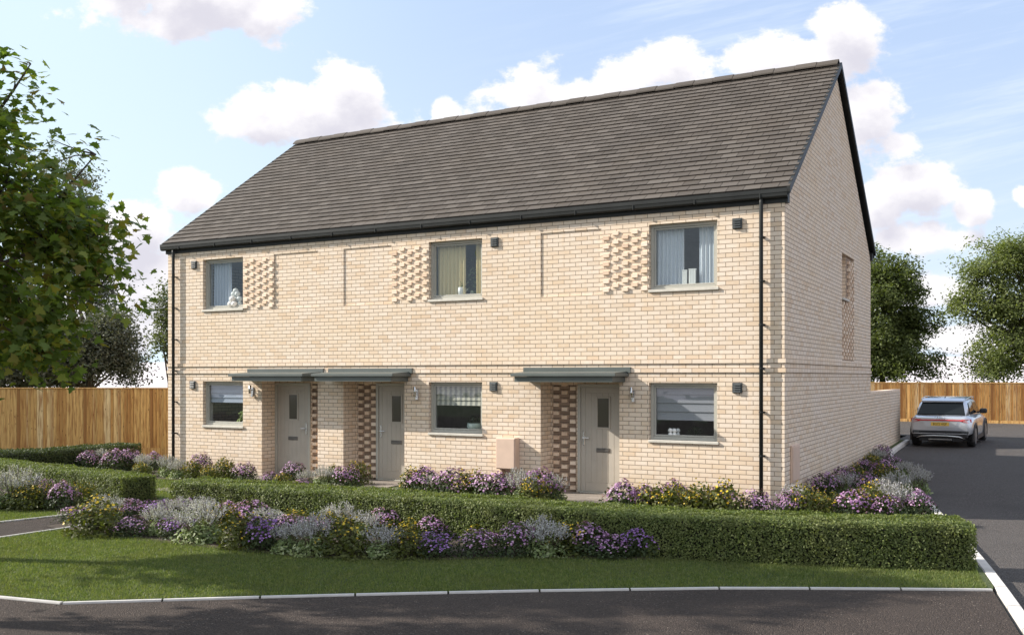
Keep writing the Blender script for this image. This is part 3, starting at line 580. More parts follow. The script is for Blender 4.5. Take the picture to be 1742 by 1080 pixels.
while x<VO-.05:
    x1=min(x+.45,VO+.012); dz=(k%2)*.010
    a_=.185; n_=6; out=[]; inn=[]
    for i in range(n_+1):
        t_=-1+2*i/n_; yy=HB+t_*a_; zz=zt+.095+dz-abs(t_)**1.35*a_*rise*1.02
        out.append((yy,zz)); inn.append((yy,zz-.03))
    mb.prism(out+inn[::-1],x,x1-.008); x=x1; k+=1
    if x1>=VO: break
mb.build('ridge','roof_tile',ro)
mb=MB(); mb.prism([(-.07,5.405),(HB,5.405+rise*(HB+.07)),(DP+.07,5.405),(DP+.07,5.365),(HB,5.365+rise*(HB+.07)),(-.07,5.365)],-L_-.09,.09); mb.build('roof_deck','dark_trim',ro)
# verge trims
for x0,x1 in ((.06,VO+.012),(-L_-VO-.012,-L_-.06)):
    mb=MB()
    zf=lambda y_,o_:5.42+o_+rise*((y_+.075) if y_<HB else (DP-y_+.075))
    mb.prism([(-.10,zf(-.10,.03)),(HB,zf(HB,.03)),(DP+.10,zf(DP+.10,.03)),(DP+.10,zf(DP+.10,-.085)),(HB,zf(HB,-.085)),(-.10,zf(-.10,-.085))],x0,x1); mb.build('verge_trim','dark_trim',ro)
mb=MB(); mb.box(-L_-.06,.06,-.022,-.001,EA,5.43); mb.box(.002,.06,-.001,.12,EA,5.36); mb.box(-L_-.06,-L_-.002,-.001,.12,EA,5.36); mb.build('fascia','dark_trim',H)
mb=MB(); mb.box(-L_-.06,.06,DP+.001,DP+.022,EA,5.40); mb.box(.002,.06,DP-.12,DP+.001,EA,5.36); mb.build('fascia','dark_trim',H)
def gutter(ys):
    mb=MB(); s_=1 if ys<1 else -1
    prof=[(0,5.408),(0,5.30),(-.035,5.262),(-.085,5.262),(-.112,5.285),(-.118,5.33),(-.124,5.345),(-.124,5.410),(-.112,5.410),(-.112,5.345),(-.100,5.29),(-.080,5.275),(-.038,5.275),(-.012,5.305),(-.012,5.408)]
    mb.prism([(ys-.023*s_+a_*s_,z_) for a_,z_ in prof],-L_-.12,.075); return mb
g=gutter(0).build('gutter','dark_trim',H)
gb=None
for k in range(13):
    x=-L_+.5+k*1.15
    if gb is None: mb=MB(); mb.bbox(-.008,.008,-.150,-.022,5.258,5.350,.003); gb=o=mb.build('gutter_bracket','dark_trim',g)
    else: o=gb.copy(); C.objects.link(o)
    o.location=(x,0,0)
gutter(DP).build('gutter','dark_trim',H)
for x in (-14.413,-.375):
    mb=MB(); mb.smooth=True; mb.tube([(x,-.085,.0),(x,-.085,5.20),(x,-.085,5.27)],.034,14); mb.smooth=False
    d=mb.build('downpipe','dark_trim',H)
    for k in range(7):
        z=4.62-.745*k
        if z<.1: break
        q=MB(); q.tube([(x,-.085,z-.015),(x,-.085,z+.015)],.040,14); q.bbox(x-.012,x+.052,-.05,.0,z-.012,z+.012,.003); q.build('pipe_clip','dark_trim',d)
# air bricks
for x,z in ((-13.80,4.885),(-5.63,4.885),(-.805,4.89),(-13.85,2.05),(-5.655,2.05),(-.805,2.05)):
    mb=MB(); mb.bbox(x-.085,x+.085,-.03,0,z-.09,z+.09,.004); v=mb.build('wall_vent','vent_grey',H)
    q=MB()
    for k in range(4): zz=z-.062+k*.04; q.prism([(-.032,zz),(-.048,zz-.016),(-.048,zz-.010),(-.032,zz+.012)],x-.062,x+.062)
    q.build('louvre','vent_grey',v)
for x,z in ((-11.967,1.93),(-7.463,1.915),(-2.732,1.93)):
    mb=MB(); mb.bbox(x-.03,x+.03,-.022,0,z-.10,z+.07,.004); mb.tube([(x,-.02,z+.01),(x,-.07,z+.01)],.012,8); mb.smooth=True; mb.tube([(x,-.09,z-.07),(x,-.09,z+.12)],.030,14); mb.smooth=False; mb.bbox(x-.012,x+.045,-.06,-.02,z-.15,z-.085,.006)
    v=mb.build('wall_lamp','steel',H); q=MB(); q.tube([(x,-.09,z-.072),(x,-.09,z-.069)],.026,14); q.build('lamp_lens','board_white',v)
mb=MB(); mb.bbox(-5.50,-5.075,-.20,0,.452,1.058,.012); mt=mb.build('meter_box','meter_tan',H); q=MB(); q.bbox(-5.485,-5.09,-.212,-.201,.47,1.04,.004); q.build('meter_door','meter_tan',mt); q=MB(); q.bbox(-5.47,-5.42,-.10,0,.0,.45,.006); q.build('meter_pipe','meter_tan',mt)
mb=MB(); mb.bbox(0,.035,.42,1.02,.40,1.05,.008); mt=mb.build('meter_box','meter_tan',H); q=MB(); q.bbox(.036,.045,.45,.99,.43,1.02,.004); q.build('meter_door','meter_tan',mt)
# garden wall behind the gable
bw=empty('boundary_wall',(-.11,DP+.03,0),'low buff brick garden wall running back from the gable beside the drive','wall')
def child(mb,name,mt,par):
    o=mb.build(name,mt,None); o.parent=par; o.matrix_parent_inverse=Matrix.Translation(-par.location); return o
mb=MB(); mb.box(-.225,-.003,DP+.002,15.56,-.2,1.79); child(mb,'wall_face','buff_brick',bw)
mb=MB()
y=DP+.003
while y<15.53: mb.bbox(-.228,.0,y,min(y+.074,15.562),1.793,1.855,.003); y+=.08
child(mb,'coping','header_brick',bw)
# house behind, its shadow crosses the drive
HH=empty('neighbouring_house',(-6,15.5,0),'brick house standing behind the terrace, screened by it','house')
mb=MB(); hx0,hx1,hy0,hy1,hz=-10.5,-2.2,13.4,17.6,5.0; rz_=7.0; ym=(hy0+hy1)/2
mb.box(hx0,hx1,hy0,hy1,-.2,hz); mb.face([(hx1,hy0,hz),(hx1,hy1,hz),(hx1,ym,rz_)]); mb.face([(hx0,hy0,hz),(hx0,hy1,hz),(hx0,ym,rz_)]); child(mb,'wall','buff_brick',HH)
mb=MB(); mb.prism([(hy0-.2,hz-.1),(ym,rz_+.12),(hy1+.2,hz-.1),(hy1+.2,hz-.2),(ym,rz_),(hy0-.2,hz-.2)],hx0-.1,hx1+.1); child(mb,'roof','roof_tile',HH)
# ------------------------------------------------------------------ things seen inside the windows
def curtain(x0,x1,z0,z1,mt,label,n,yy=.245,amp=.034,bow=0.0,group=None):
    vs=[];fs=[]; N=n*8; zz=np.linspace(z1,z0,7)
    r=np.random.default_rng(int(abs(x0)*100)); ph=np.cumsum(r.uniform(.6,1.4,N+1))*2*math.pi*n/N
    for t_ in (0,.004):
        for z in zz:
            f_=(z1-z)/(z1-z0)
            for i in range(N+1):
                s_=i/N; x=x0+(x1-x0)*s_+bow*math.sin(f_*math.pi)*s_
                vs.append((x,yy+t_+amp*(.5+.6*f_)*math.sin(ph[i]),z))
    K=(N+1)*7
    for t_ in range(2):
        for j in range(6):
            for i in range(N): a=t_*K+j*(N+1)+i; fs.append((a,a+1,a+N+2,a+N+1))
    mb=MB(); mb.smooth=True; mb.mesh(vs,fs); o=mb.build('curtain',mt); return tag(o,label,'curtain')
curtain(WX[2]+.06,WX[2]+.58,3.85,4.95,'curtain_blue','pale blue curtain drawn to the left side of the right-hand upper window',7)
curtain(WX[2]+.86,WX[2]+1.22,3.85,4.95,'curtain_blue','pale blue curtain at the right side of the right-hand upper window, beside the downpipe',5)
curtain(WX[1]+.06,WX[1]+.73,3.85,4.95,'curtain_cream','wide cream patterned curtain filling the left half of the middle upper window',7)
curtain(WX[1]+.97,WX[1]+1.22,3.85,4.95,'curtain_cream','narrow yellow curtain at the right edge of the middle upper window',4)
curtain(WX[0]+.10,WX[0]+.66,3.85,4.95,'curtain_slate','slate blue curtain in the left-hand upper window behind the white ornament',6)
def blind(x,z1,drop,mt,label):
    e=[]; n=4; mb=MB(); fh=drop/n
    for k in range(n):
        za=z1-k*fh; mb.prism([(.195,za),(.185,za-fh*.55),(.172,za-fh-.012),(.178,za-fh-.014),(.192,za-fh*.55),(.201,za)],x+.07,x+WW-.07)
    return tag(mb.build('roman_blind',mt),label,'blind')
blind(WX[0],2.09,.44,'blind_blue','blue-grey roman blind half down in the left ground floor window')
blind(WX[1],2.09,.42,'blind_stripe','grey and cream striped roman blind in the middle ground floor window')
blind(WX[2],2.09,.62,'blind_grey','dark grey roman blind low in the right ground floor window')
def leaf_plant(parent,c,r,h,n,mt,name='leaves',ln=.12,up=.6):
    p=rng.normal(size=(n,3)); p=unit(p); p[:,2]=np.abs(p[:,2]); pos=np.array(c)+p*np.array([r,r*.7,h])*rng.uniform(.4,1,(n,1))
    me=npmesh(name,leaves(pos,unit(p+np.array([0,-.3,up])),rng.uniform(.5,1,n)*ln,OVAL,droop=((0,0,0),1)),6,mt)
    o=link(name,me,parent); o.location=-parent.location; return o
ZS=3.765+.045+.05; ZL=1.06+.045+.05
# white ornament of stacked balls
def balls(name,x,z,r,rows,label,cat):
    e=empty(name,(x,.215,z),label,cat); mb=MB(); mb.smooth=True
    for (i,j,k) in rows: mb.ball((i*r*1.75,k*r*1.6,r+j*r*1.75),r)
    mb.build('bubble_cluster','pot_white',e); q=MB(); q.bbox(-r*2,r*2,-r*1.5,r*1.5,-.002,.004,.001); q.build('tray','pot_white',e); return e
balls('bubble_ornament',WX[0]+.83,ZS,.068,[(-1,0,0),(0,0,0),(1,0,0),(-.5,0,-1),(.5,0,-1),(-1,1,0),(0,1,0),(1,1,0),(0,1,-1),(-.5,2,0),(.5,2,0),(0,2.6,0)],'white bubble-shaped ornament on the sill of the left-hand upper window','ornament')
balls('bubble_ornament',WX[2]+.40,ZL,.042,[(-1,0,0),(0,0,0),(1,0,0),(-1,1,0),(0,1,0),(1,1,0),(-.5,0,-1),(.5,0,-1),(-.5,1,-1),(.5,1,-1)],'small white bubble ornament on the sill of the right ground floor window','ornament')
for xx_,w_,h_,lab in ((-1.812,.085,.285,'narrow white fluted square vase on the right-hand upper window sill'),(-1.67,.125,.30,'wider white fluted square vase beside the dark gap in the right-hand upper window')):
    e=empty('square_vase',(xx_,.180,ZS),lab,'vase'); mb=MB()
    mb.bbox(-w_/2,w_/2,-.016,.02,0,h_,.004)
    for k in range(4): xx=-w_/2+w_*(k+.5)/4; mb.box(xx-w_*.08,xx+w_*.08,-.020,-.016,.005,h_-.01)
    mb.build('vase_body','pot_white',e); q=MB(); q.bbox(-w_/2-.005,w_/2+.005,-.021,.024,h_-.004,h_+.012,.003); q.build('vase_rim','pot_white',e)
def potplant(x,z,r,h,label,mt,pot='pot_white',n=160,lr=.16,lh=.2,ln=.1,yy=.27):
    e=empty('potted_plant',(x,yy,z),label,'plant'); mb=MB(); mb.smooth=True; mb.lathe([(.001,0),(r*.75,0),(r,h*.5),(r*.95,h),(r*.8,h),(r*.78,h*.8),(.001,h*.8)],n=18); mb.build('pot',pot,e)
    p=unit(rng.normal(size=(n,3))); p[:,2]=np.abs(p[:,2]); pos=np.array([0,0,h])+p*np.array([lr,lr*.55,lh])*rng.uniform(.25,1,(n,1))
    me=npmesh('foliage',leaves(pos,unit(p*.6+np.array([0,-.4,.5])),rng.uniform(.5,1,n)*ln,OVAL),6,mt); link('foliage',me,e)
    s_=MB()
    for k in range(0,n,6): s_.tube([(0,0,h*.7),(pos[k][0]*.5,pos[k][1]*.5,(h+pos[k][2])*.5),tuple(pos[k])],.003,4,False)
    s_.build('stems','stem_brown',e); return e
potplant(WX[0]+1.03,ZL,.055,.11,'leafy yellow-green plant in a white pot in the left ground floor window','house_plant_leaf',n=110,lr=.17,lh=.24,ln=.13,yy=.29)
potplant(WX[1]+.92,ZL,.15,.15,'sage bowl planter with dark foliage in the middle ground floor window','house_plant_dark','pot_sage',n=220,lr=.17,lh=.17,ln=.07)
potplant(WX[1]+.62,ZS,.062,.20,'white cylinder pot with sparse stems behind the cream curtain gap upstairs','house_plant_leaf',n=22,lr=.06,lh=.12,ln=.06,yy=.25)
potplant(WX[1]+.86,ZS,.05,.09,'tall dark leafy plant in the gap of the middle upper window','house_plant_dark','letterplate',n=150,lr=.13,lh=.72,ln=.14,yy=.30)
e=empty('potted_plant',(WX[2]+.78,.28,ZL),'spiky air plant in a dark dish in the right ground floor window','plant'); mb=MB(); mb.lathe([(.001,0),(.05,0),(.06,.03),(.05,.032),(.001,.02)],n=14); mb.build('pot','letterplate',e)
n=60; p=unit(rng.normal(size=(n,3))); p[:,2]=np.abs(p[:,2])*.9+.1; p[:,1]*=.5; me=npmesh('foliage',np.concatenate([np.stack([np.zeros(3)+[0,0,.03],q*.17+[0,0,.03]+[.004,0,0],q*.17+[0,0,.03]-[.004,0,0]]) for q in unit(p)]),3,'house_plant_dark'); link('foliage',me,e)
# ------------------------------------------------------------------ fences
def fence(p0,p1,zb,h,bay,label):
    p0=Vector((p0[0],p0[1],0)); p1=Vector((p1[0],p1[1],0)); d=p1-p0; Ln=d.length; ang_=math.atan2(d.y,d.x)
    e=empty('timber_fence',(p0.x,p0.y,zb),label,'fence',rz=ang_); n=int(round(Ln/bay)); bay=Ln/n; r_=np.random.default_rng(int(Ln*10))
    for k in range(n):
        mb=MB(); x=k*bay+.05
        while x<(k+1)*bay-.05:
            w_=.094+r_.uniform(-.012,.012); x1=min(x+w_,(k+1)*bay-.045); j=r_.uniform(-.003,.003)
            # feather-edge board: one edge thick, one thin
            mb.mesh([(x,-.040+j,.13),(x1+.004,-.006+j,.13),(x1+.012,.0,.13),(x,.0,.13),(x,-.040+j,h-.035+j*.8),(x1+.004,-.006+j,h-.035+j*.8),(x1+.012,0,h-.035),(x,0,h-.035)],[(0,1,5,4),(3,2,1,0),(1,2,6,5),(2,3,7,6),(3,0,4,7),(4,5,6,7)])
            x=x1
        mb.build('fence_panel','fence_wood',e)
        q=MB(); q.bbox(k*bay+.046,(k+1)*bay-.046,-.032,.012,-.25,.128,.004); q.build('gravel_board','fence_wood',e)
        q=MB(); q.bbox(k*bay+.002,(k+1)*bay-.002,-.05,.03,h-.034,h,.005); q.build('capping_rail','fence_wood',e)
        q=MB(); q.bbox(k*bay-.045,k*bay+.045,-.012,.09,-.25,h-.036,.004); q.build('fence_post','fence_wood',e)
    return e
fence((-27.88,-2.56),(-14.72,4.58),.10,1.83,1.83,'honey-coloured board fence running left from the end of the terrace, behind the dark hedge')
fence((-9,31.5),(21,30.9),.18,1.80,1.83,'bright timber board fence at the far end of the driveway beyond the parked car')
# ------------------------------------------------------------------ hedges
def hedge(path,w_,h_,label,mt='hedge_leaf',dens=6500,lsz=.034):
    ln=smoothline(path,.25,2); r_=rng; e=empty('clipped_hedge',(ln[0][0],ln[0][1],0),label,'hedge')
    tans=np.gradient(ln,axis=0); tans=tans/np.linalg.norm(tans,axis=1,keepdims=True); nr=np.stack([tans[:,1],-tans[:,0]],1)
    S=np.r_[0,np.cumsum(np.linalg.norm(np.diff(ln,axis=0),axis=1))]; Ln=S[-1]
    # dark twiggy core
    mb=MB(); iw=w_/2-.07; vs=[]; n=len(ln)
    for i in range(n):
        a=ln[i]; q=nr[i]; 
        tt=tans[i]*(.06 if i==0 else (-.06 if i==n-1 else 0)); a=a+tt
        for s_,z in ((-1,.0),(-1,h_-.10),(-.8,h_-.055),(.8,h_-.055),(1,h_-.10),(1,.0)): vs.append((a[0]+q[0]*s_*iw,a[1]+q[1]*s_*iw,z))
    fs=[(i*6+k,i*6+k+1,i*6+k+7,i*6+k+6) for i in range(n-1) for k in range(5)]+[(0,1,2,3,4,5),tuple((n-1)*6+k for k in range(5,-1,-1))]
    mb.mesh(vs,fs); o=mb.build('twiggy_core','hedge_core',None); o.parent=e; o.location=-e.location
    def at(s_): 
        return np.stack([np.interp(s_,S,ln[:,0]),np.interp(s_,S,ln[:,1])],1),np.stack([np.interp(s_,S,nr[:,0]),np.interp(s_,S,nr[:,1])],1),np.stack([np.interp(s_,S,tans[:,0]),np.interp(s_,S,tans[:,1])],1)
    pos=[];nm=[]
    def add(P,N): pos.append(P); nm.append(N)
    def depthj(n): return r_.beta(1.4,3.2,n)*.085-.012
    def wob(s_,z): return .014*np.sin(s_*3.1+z*5)+.010*np.sin(s_*7.7+1+z*9)+.006*np.sin(s_*17)
    for sd in (-1,1):
        n=int(Ln*h_*dens); s_=r_.uniform(0,Ln,n); z=r_.uniform(.0,h_,n); P,Q,T=at(s_); dj=depthj(n)
        z_in=np.clip((z-(h_-.07))/.07,0,1)**2*.035
        off=w_/2-dj-z_in+wob(s_,z); add(np.c_[P+Q*sd*off[:,None],z],np.c_[Q*sd,np.full(n,.25)+z_in*20])
    n=int(Ln*w_*dens*1.15); s_=r_.uniform(0,Ln,n); x=r_.uniform(-1,1,n); P,Q,T=at(s_); zz=h_-depthj(n)-np.clip((np.abs(x)-.82)/.18,0,1)**2*.035+wob(s_,x)
    add(np.c_[P+Q*(x*w_/2)[:,None],zz],np.c_[Q*x[:,None]*.3,np.ones(n)])
    for s0,sg in ((0,-1),(Ln,1)):
        n=int(w_*h_*dens); x=r_.uniform(-1,1,n); z=r_.uniform(0,h_,n); P,Q,T=at(np.full(n,float(s0))); dj=depthj(n)
        add(np.c_[P+Q*(x*w_/2)[:,None]+T*sg*(-dj)[:,None]+T*sg*.01,z],np.c_[T*sg,np.full(n,.25)])
    # shaggy shoots poking above the clipped line
    n=int(Ln*60); s_=r_.uniform(0,Ln,n); x=r_.uniform(-1,1,n); P,Q,T=at(s_); add(np.c_[P+Q*(x*w_/2)[:,None],h_+r_.uniform(0,.022,n)],r_.normal(size=(n,3)))
    pos=np.concatenate(pos); nm=np.concatenate(nm); nm=unit(nm)+r_.normal(size=nm.shape)*.55
    pos=pos-np.array(e.location)
    me=npmesh('foliage',leaves(pos,nm,r_.uniform(.6,1.15,len(pos))*lsz,DIAMOND),4,mt); link('foliage',me,e)
    return e
simple('hedge_core',(.020,.022,.010),1,0,.3,12,1)
hedge([(-8.68,-4.98),(-6,-4.90),(-2.9,-4.86),(-1.2,-4.92),(-.2,-4.84),(.6,-4.66),(1.7,-4.36),(3.02,-3.93)],.82,.53,'long clipped hedge between the front flower bed and the house, ending at the driveway kerb')
hedge([(-19,-3.1),(-16,-3.75),(-13,-4.2),(-10.32,-4.6)],.68,.47,'shorter sunlit hedge at the left, ending at the gap by the side path')
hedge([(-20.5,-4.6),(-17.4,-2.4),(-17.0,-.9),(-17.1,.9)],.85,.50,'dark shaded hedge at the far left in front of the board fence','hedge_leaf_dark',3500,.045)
# ------------------------------------------------------------------ grass
def inpoly(P,poly):
    x,y=P[:,0],P[:,1]; c=np.zeros(len(P),bool); n=len(poly)
    for i in range(n):
        x0,y0=poly[i]; x1,y1=poly[(i+1)%n]
        m_=((y0>y)!=(y1>y)); c^=m_&(x<(x1-x0)*(y-y0)/(y1-y0+1e-12)+x0)
    return c
def grass(poly,dens,h_,name='grass',w_=.0048):
    P=np.array(poly); lo=P.min(0); hi=P.max(0); n=int((hi-lo).prod()*dens); Q=rng.uniform(lo,hi,(n,2)); Q=Q[inpoly(Q,poly)]; n=len(Q)
    cl=.5+.5*np.sin(Q[:,0]*2.1+np.sin(Q[:,1]*3.3))*np.sin(Q[:,1]*2.7+Q[:,0]*.9)
    hh=h_*rng.uniform(.55,1.25,n)*(.8+.35*cl); a=rng.uniform(0,2*math.pi,n); t=np.c_[np.cos(a),np.sin(a)]; ln=rng.normal(size=(n,2))*.35
    b0=np.c_[Q-t*w_,np.zeros(n)]; b1=np.c_[Q+t*w_,np.zeros(n)]; mid=hh[:,None]
    tip=np.c_[Q+ln*mid,hh]
    return np.stack([b0,b1,tip],1).reshape(-1,3)
GA=[(-14,-11.85),(-9,-10.95),(-8.93,-10.9),(-5.6,-10.40),(-4.75,-10.26),(-2.94,-8.93),(-1.09,-7.66),(.88,-6.42),(2.2,-5.74),(3.30,-5.20),(3.14,-4.1),(3.02,-3.5),(.8,-4.9),(-.3,-5.25),(-1.9,-6.0),(-2.6,-6.5),(-3.4,-6.9),(-4.2,-7.2),(-5.4,-7.25),(-8.2,-7.3),(-8.88,-7.2),(-8.96,-10.9),(-10.2,-11.1),(-10.22,-7.2),(-10.0,-6.3),(-10.5,-5.9),(-11.4,-6.3),(-14,-6.6)]
G2=[(-9.0,-4.5),(-2,-4.4),(.5,-4.1),(2.9,-3.4),(2.7,-1.8),(-2.4,-2.2),(-2.4,-3.3),(-4.5,-3.3),(-4.5,-2.1),(-7.1,-1.8),(-7.1,-3.3),(-9.4,-3.3),(-9.4,-1.8),(-13.5,-1.6),(-16.5,-1.0),(-16.5,-3.2),(-13,-3.6),(-10.5,-4.1),(-10.1,-3.3),(-9.35,-3.3)]
V=np.concatenate([grass(GA,5200,.030,w_=.0042),grass(G2,1500,.042,w_=.007)])
tag(link('grass',npmesh('grass',V,3,'grass_blade')),kind='stuff')
# ------------------------------------------------------------------ flowering shrubs
def rnd_dome(n,r,h,shell=.35,zmin=0.0):
    d=unit(rng.normal(size=(n,3))); d[:,2]=np.abs(d[:,2]); k=(1-rng.uniform(0,1,n)**1.8*shell)[:,None]
    p=d*k*np.array([r,r,h]); p[:,2]=np.maximum(p[:,2],zmin); return p,unit(d*np.array([1/r,1/r,1/h]))
def lump(p,seed,amp=.12):
    a=np.arctan2(p[:,1],p[:,0]); s_=1+amp*np.sin(a*3+seed)+amp*.7*np.sin(a*5+seed*2)+amp*.5*np.sin(p[:,2]*14+seed); q=p.copy(); q[:,:2]*=s_[:,None]; q[:,2]*=(1+amp*.8*np.sin(a*2+seed*3)); return q
def aster(k,petal):
    e=empty('flowering_shrub',(0,0,0)); p,n_=rnd_dome(950,.25,.36,.6); p=lump(p,k)
    link('foliage',npmesh('foliage',leaves(p,n_+rng.normal(size=n_.shape)*.6,rng.uniform(.025,.05,len(p)),DIAMOND),4,'shrub_leaf'),e)
    p,n_=rnd_dome(640,.265,.385,.12); keep=(p[:,2]>.13+rng.uniform(0,.14,len(p))); p=lump(p[keep],k); n_=n_[keep]
    link('blossom',npmesh('blossom',leaves(p,n_+rng.normal(size=n_.shape)*.35,rng.uniform(.016,.029,len(p)),HEX),6,petal),e)
    s_=MB(); 
    for i in range(0,len(p),14): s_.tube([(p[i][0]*.1,p[i][1]*.1,0),(p[i][0]*.6,p[i][1]*.6,p[i][2]*.55),tuple(p[i]*.97)],.003,3,False)
    s_.build('stems','stem_brown',e); return e
def yellow(k):
    e=empty('flowering_shrub',(0,0,0)); p,n_=rnd_dome(1000,.26,.40,.65); p=lump(p,k,.15)
    link('foliage',npmesh('foliage',leaves(p,n_+rng.normal(size=n_.shape)*.7,rng.uniform(.03,.06,len(p)),DIAMOND),4,'yellow_shrub_leaf'),e)
    p,n_=rnd_dome(260,.28,.44,.30); keep=(p[:,2]>.17+rng.uniform(0,.1,len(p))); p=lump(p[keep],k,.15); n_=n_[keep]
    link('blossom',npmesh('blossom',leaves(p,n_+rng.normal(size=n_.shape)*.5+[0,0,.4],rng.uniform(.014,.028,len(p)),HEX),6,'yellow_petal'),e)
    s_=MB()
    for i in range(0,len(p),5): s_.tube([(p[i][0]*.1,p[i][1]*.1,0),(p[i][0]*.6,p[i][1]*.6,p[i][2]*.55),tuple(p[i]*.98)],.003,3,False)
    s_.build('stems','stem_brown',e); return e
def plume(k):
    e=empty('flowering_shrub',(0,0,0)); p,n_=rnd_dome(900,.25,.25,.6); p=lump(p,k,.15)
    link('foliage',npmesh('foliage',leaves(p,n_+[0,0,.4]+rng.normal(size=n_.shape)*.5,rng.uniform(.03,.058,len(p)),OVAL),6,'pale_leaf'),e)
    V=[];s_=MB()
    for i in range(58):
        a=rng.uniform(0,2*math.pi); r=rng.uniform(0,1)**.6; base=np.array([.17*r*math.cos(a),.17*r*math.sin(a),.17]); tip=np.array([.30*r*math.cos(a),.30*r*math.sin(a),.47-.15*r*r+rng.uniform(-.05,.05)])
        s_.tube([tuple(base*[.3,.3,0]),tuple(base),tuple(tip)],.0025,3,False)
        for j in range(4):      # side sprigs
            t0=.38+.15*j; o_=base+(tip-base)*t0; dr=rng.normal(size=3)*.034*(1.2-.2*j); dr[2]=abs(dr[2])*.6+.045; V.append(o_+dr*np.linspace(.1,1,9)[:,None]+rng.normal(size=(9,3))*.0025)
        V.append(base+(tip-base)*rng.uniform(.35,1.0,(22,1))+rng.normal(size=(22,3))*.004)
    V=np.concatenate(V); link('blossom',npmesh('blossom',leaves(V,rng.normal(size=V.shape),rng.uniform(.007,.015,len(V)),HEX),6,'plume_petal'),e)
    s_.build('stems','stem_brown',e); return e
PROTO={'P':[aster(1,'purple_petal'),aster(2,'purple_petal'),aster(4,'violet_petal')],'Y':[yellow(1),yellow(3)],'S':[plume(1),plume(2),plume(3)]}
used=set()
BEDS={'Af':[('Y',-7.93,-7.37,0.46),('P',-7.45,-7.17,0.27),('S',-7.22,-6.93,0.37),('P',-6.76,-6.95,0.24),('S',-6.22,-7.04,0.51),('Y',-5.43,-7.11,0.42),('P',-5.07,-7.06,0.38),('S',-4.66,-7.07,0.36),('S',-4.25,-7.07,0.44),('Y',-3.83,-6.93,0.45),('S',-3.41,-6.79,0.36),('Y',-3.12,-6.64,0.34),('P',-2.84,-6.44,0.3),('P',-2.39,-6.15,0.33),('P',-1.96,-5.92,0.35),('S',-1.67,-5.76,0.44),('Y',-1.46,-5.51,0.34),('P',-1.22,-5.42,0.36),('P',-0.9,-5.43,0.25),('P',-0.63,-5.2,0.33)],'Ab':[('P',-9.33,-6.65,0.25),('S',-9.02,-6.34,0.4),('P',-8.83,-6.03,0.32),('P',-8.31,-5.96,0.33),('S',-7.96,-5.9,0.43),('P',-8.25,-5.5,0.32),('S',-7.47,-5.83,0.4),('Y',-6.92,-5.98,0.38),('P',-7.13,-5.65,0.36),('P',-6.61,-5.69,0.4),('S',-6.14,-5.87,0.35),('P',-5.61,-5.99,0.28),('Y',-5.94,-5.45,0.29),('Y',-5.11,-5.72,0.33),('P',-5.16,-5.92,0.29),('S',-5.09,-5.48,0.47),('S',-4.57,-5.59,0.34),('Y',-4.32,-5.46,0.25),('P',-4.4,-5.33,0.35),('P',-3.64,-5.25,0.29),('Y',-4.0,-5.28,0.27),('S',-3.55,-5.04,0.35),('Y',-2.95,-5.1,0.32),('S',-2.5,-4.74,0.32),('P',-2.67,-5.1,0.23),('S',-1.67,-4.4,0.27)],'B':[('S',-11.92,-6.43,0.62),('S',-11.58,-6.07,0.64),('Y',-11.31,-6.09,0.42),('Y',-11.05,-5.95,0.42),('P',-10.72,-5.85,0.44),('Y',-11.11,-5.13,0.33),('S',-12.66,-6.33,0.63),('P',-11.75,-5.48,0.37)],'C':[('P',-16.37,-0.93,0.39),('S',-16.47,-0.47,0.44),('P',-15.56,-0.81,0.47),('P',-15.47,-0.44,0.42),('S',-14.53,-0.88,0.41),('Y',-13.93,-1.45,0.34),('P',-14.98,-0.17,0.39),('S',-13.41,-1.17,0.44),('S',-12.89,-1.31,0.42),('Y',-12.44,-1.34,0.37),('P',-12.94,-0.62,0.42),('Y',-11.75,-1.09,0.45),('P',-11.19,-1.05,0.36),('Y',-11.7,-1.59,0.3)],'D':[('P',-10.25,-1.3,0.24),('Y',-9.89,-1.35,0.26),('P',-9.97,-0.9,0.42),('S',-9.44,-1.11,0.33),('S',-9.01,-1.11,0.4),('P',-8.46,-1.04,0.45),('Y',-8.67,-0.44,0.42),('Y',-9.33,-0.3,0.35),('P',-9.11,-1.62,0.21)],'E':[('Y',-6.6,-1.43,0.45),('P',-6.36,-1.4,0.51),('S',-6.04,-1.52,0.4),('P',-5.64,-1.59,0.53),('Y',-5.25,-1.57,0.54),('P',-4.87,-1.64,0.53),('P',-4.5,-1.7,0.53),('S',-4.14,-1.76,0.57),('Y',-3.82,-1.85,0.46),('P',-3.94,-1.4,0.54),('S',-3.89,-1.02,0.52)],'F':[('P',-2.16,-1.89,0.53),('P',-1.84,-1.72,0.43),('Y',-1.64,-1.9,0.51),('P',-1.44,-1.5,0.49),('Y',-1.2,-2.09,0.51),('Y',-0.8,-2.01,0.54),('Y',-0.47,-1.97,0.54),('P',-0.71,-1.26,0.45),('P',-0.01,-1.79,0.45),('Y',-1.14,-1.63,0.43)],'Gf':[('P',0.38,-1.38,0.4),('Y',0.6,-1.26,0.56),('S',0.32,-0.7,0.52),('Y',0.86,-0.84,0.44),('P',1.28,-0.89,0.47),('Y',1.48,-0.65,0.51),('S',1.62,-0.15,0.52),('S',1.85,-0.17,0.55),('P',2.11,-0.17,0.39),('P',1.72,-0.79,0.37)],'Gb':[('P',0.34,1.64,0.45),('P',1.09,1.77,0.45),('S',0.67,2.01,0.47),('S',1.48,2.44,0.47),('P',0.3,3.7,0.41),('S',1.75,3.39,0.47),('Y',0.08,2.91,0.3),('Y',0.47,4.26,0.39),('Y',1.05,4.11,0.37),('P',0.33,6.28,0.31),('S',1.26,5.69,0.35),('P',0.87,5.22,0.4),('Y',-0.03,7.13,0.34),('P',0.04,9.19,0.35),('S',0.35,8.14,0.35),('P',0.79,7.12,0.33),('Y',0.56,6.41,0.29)]}
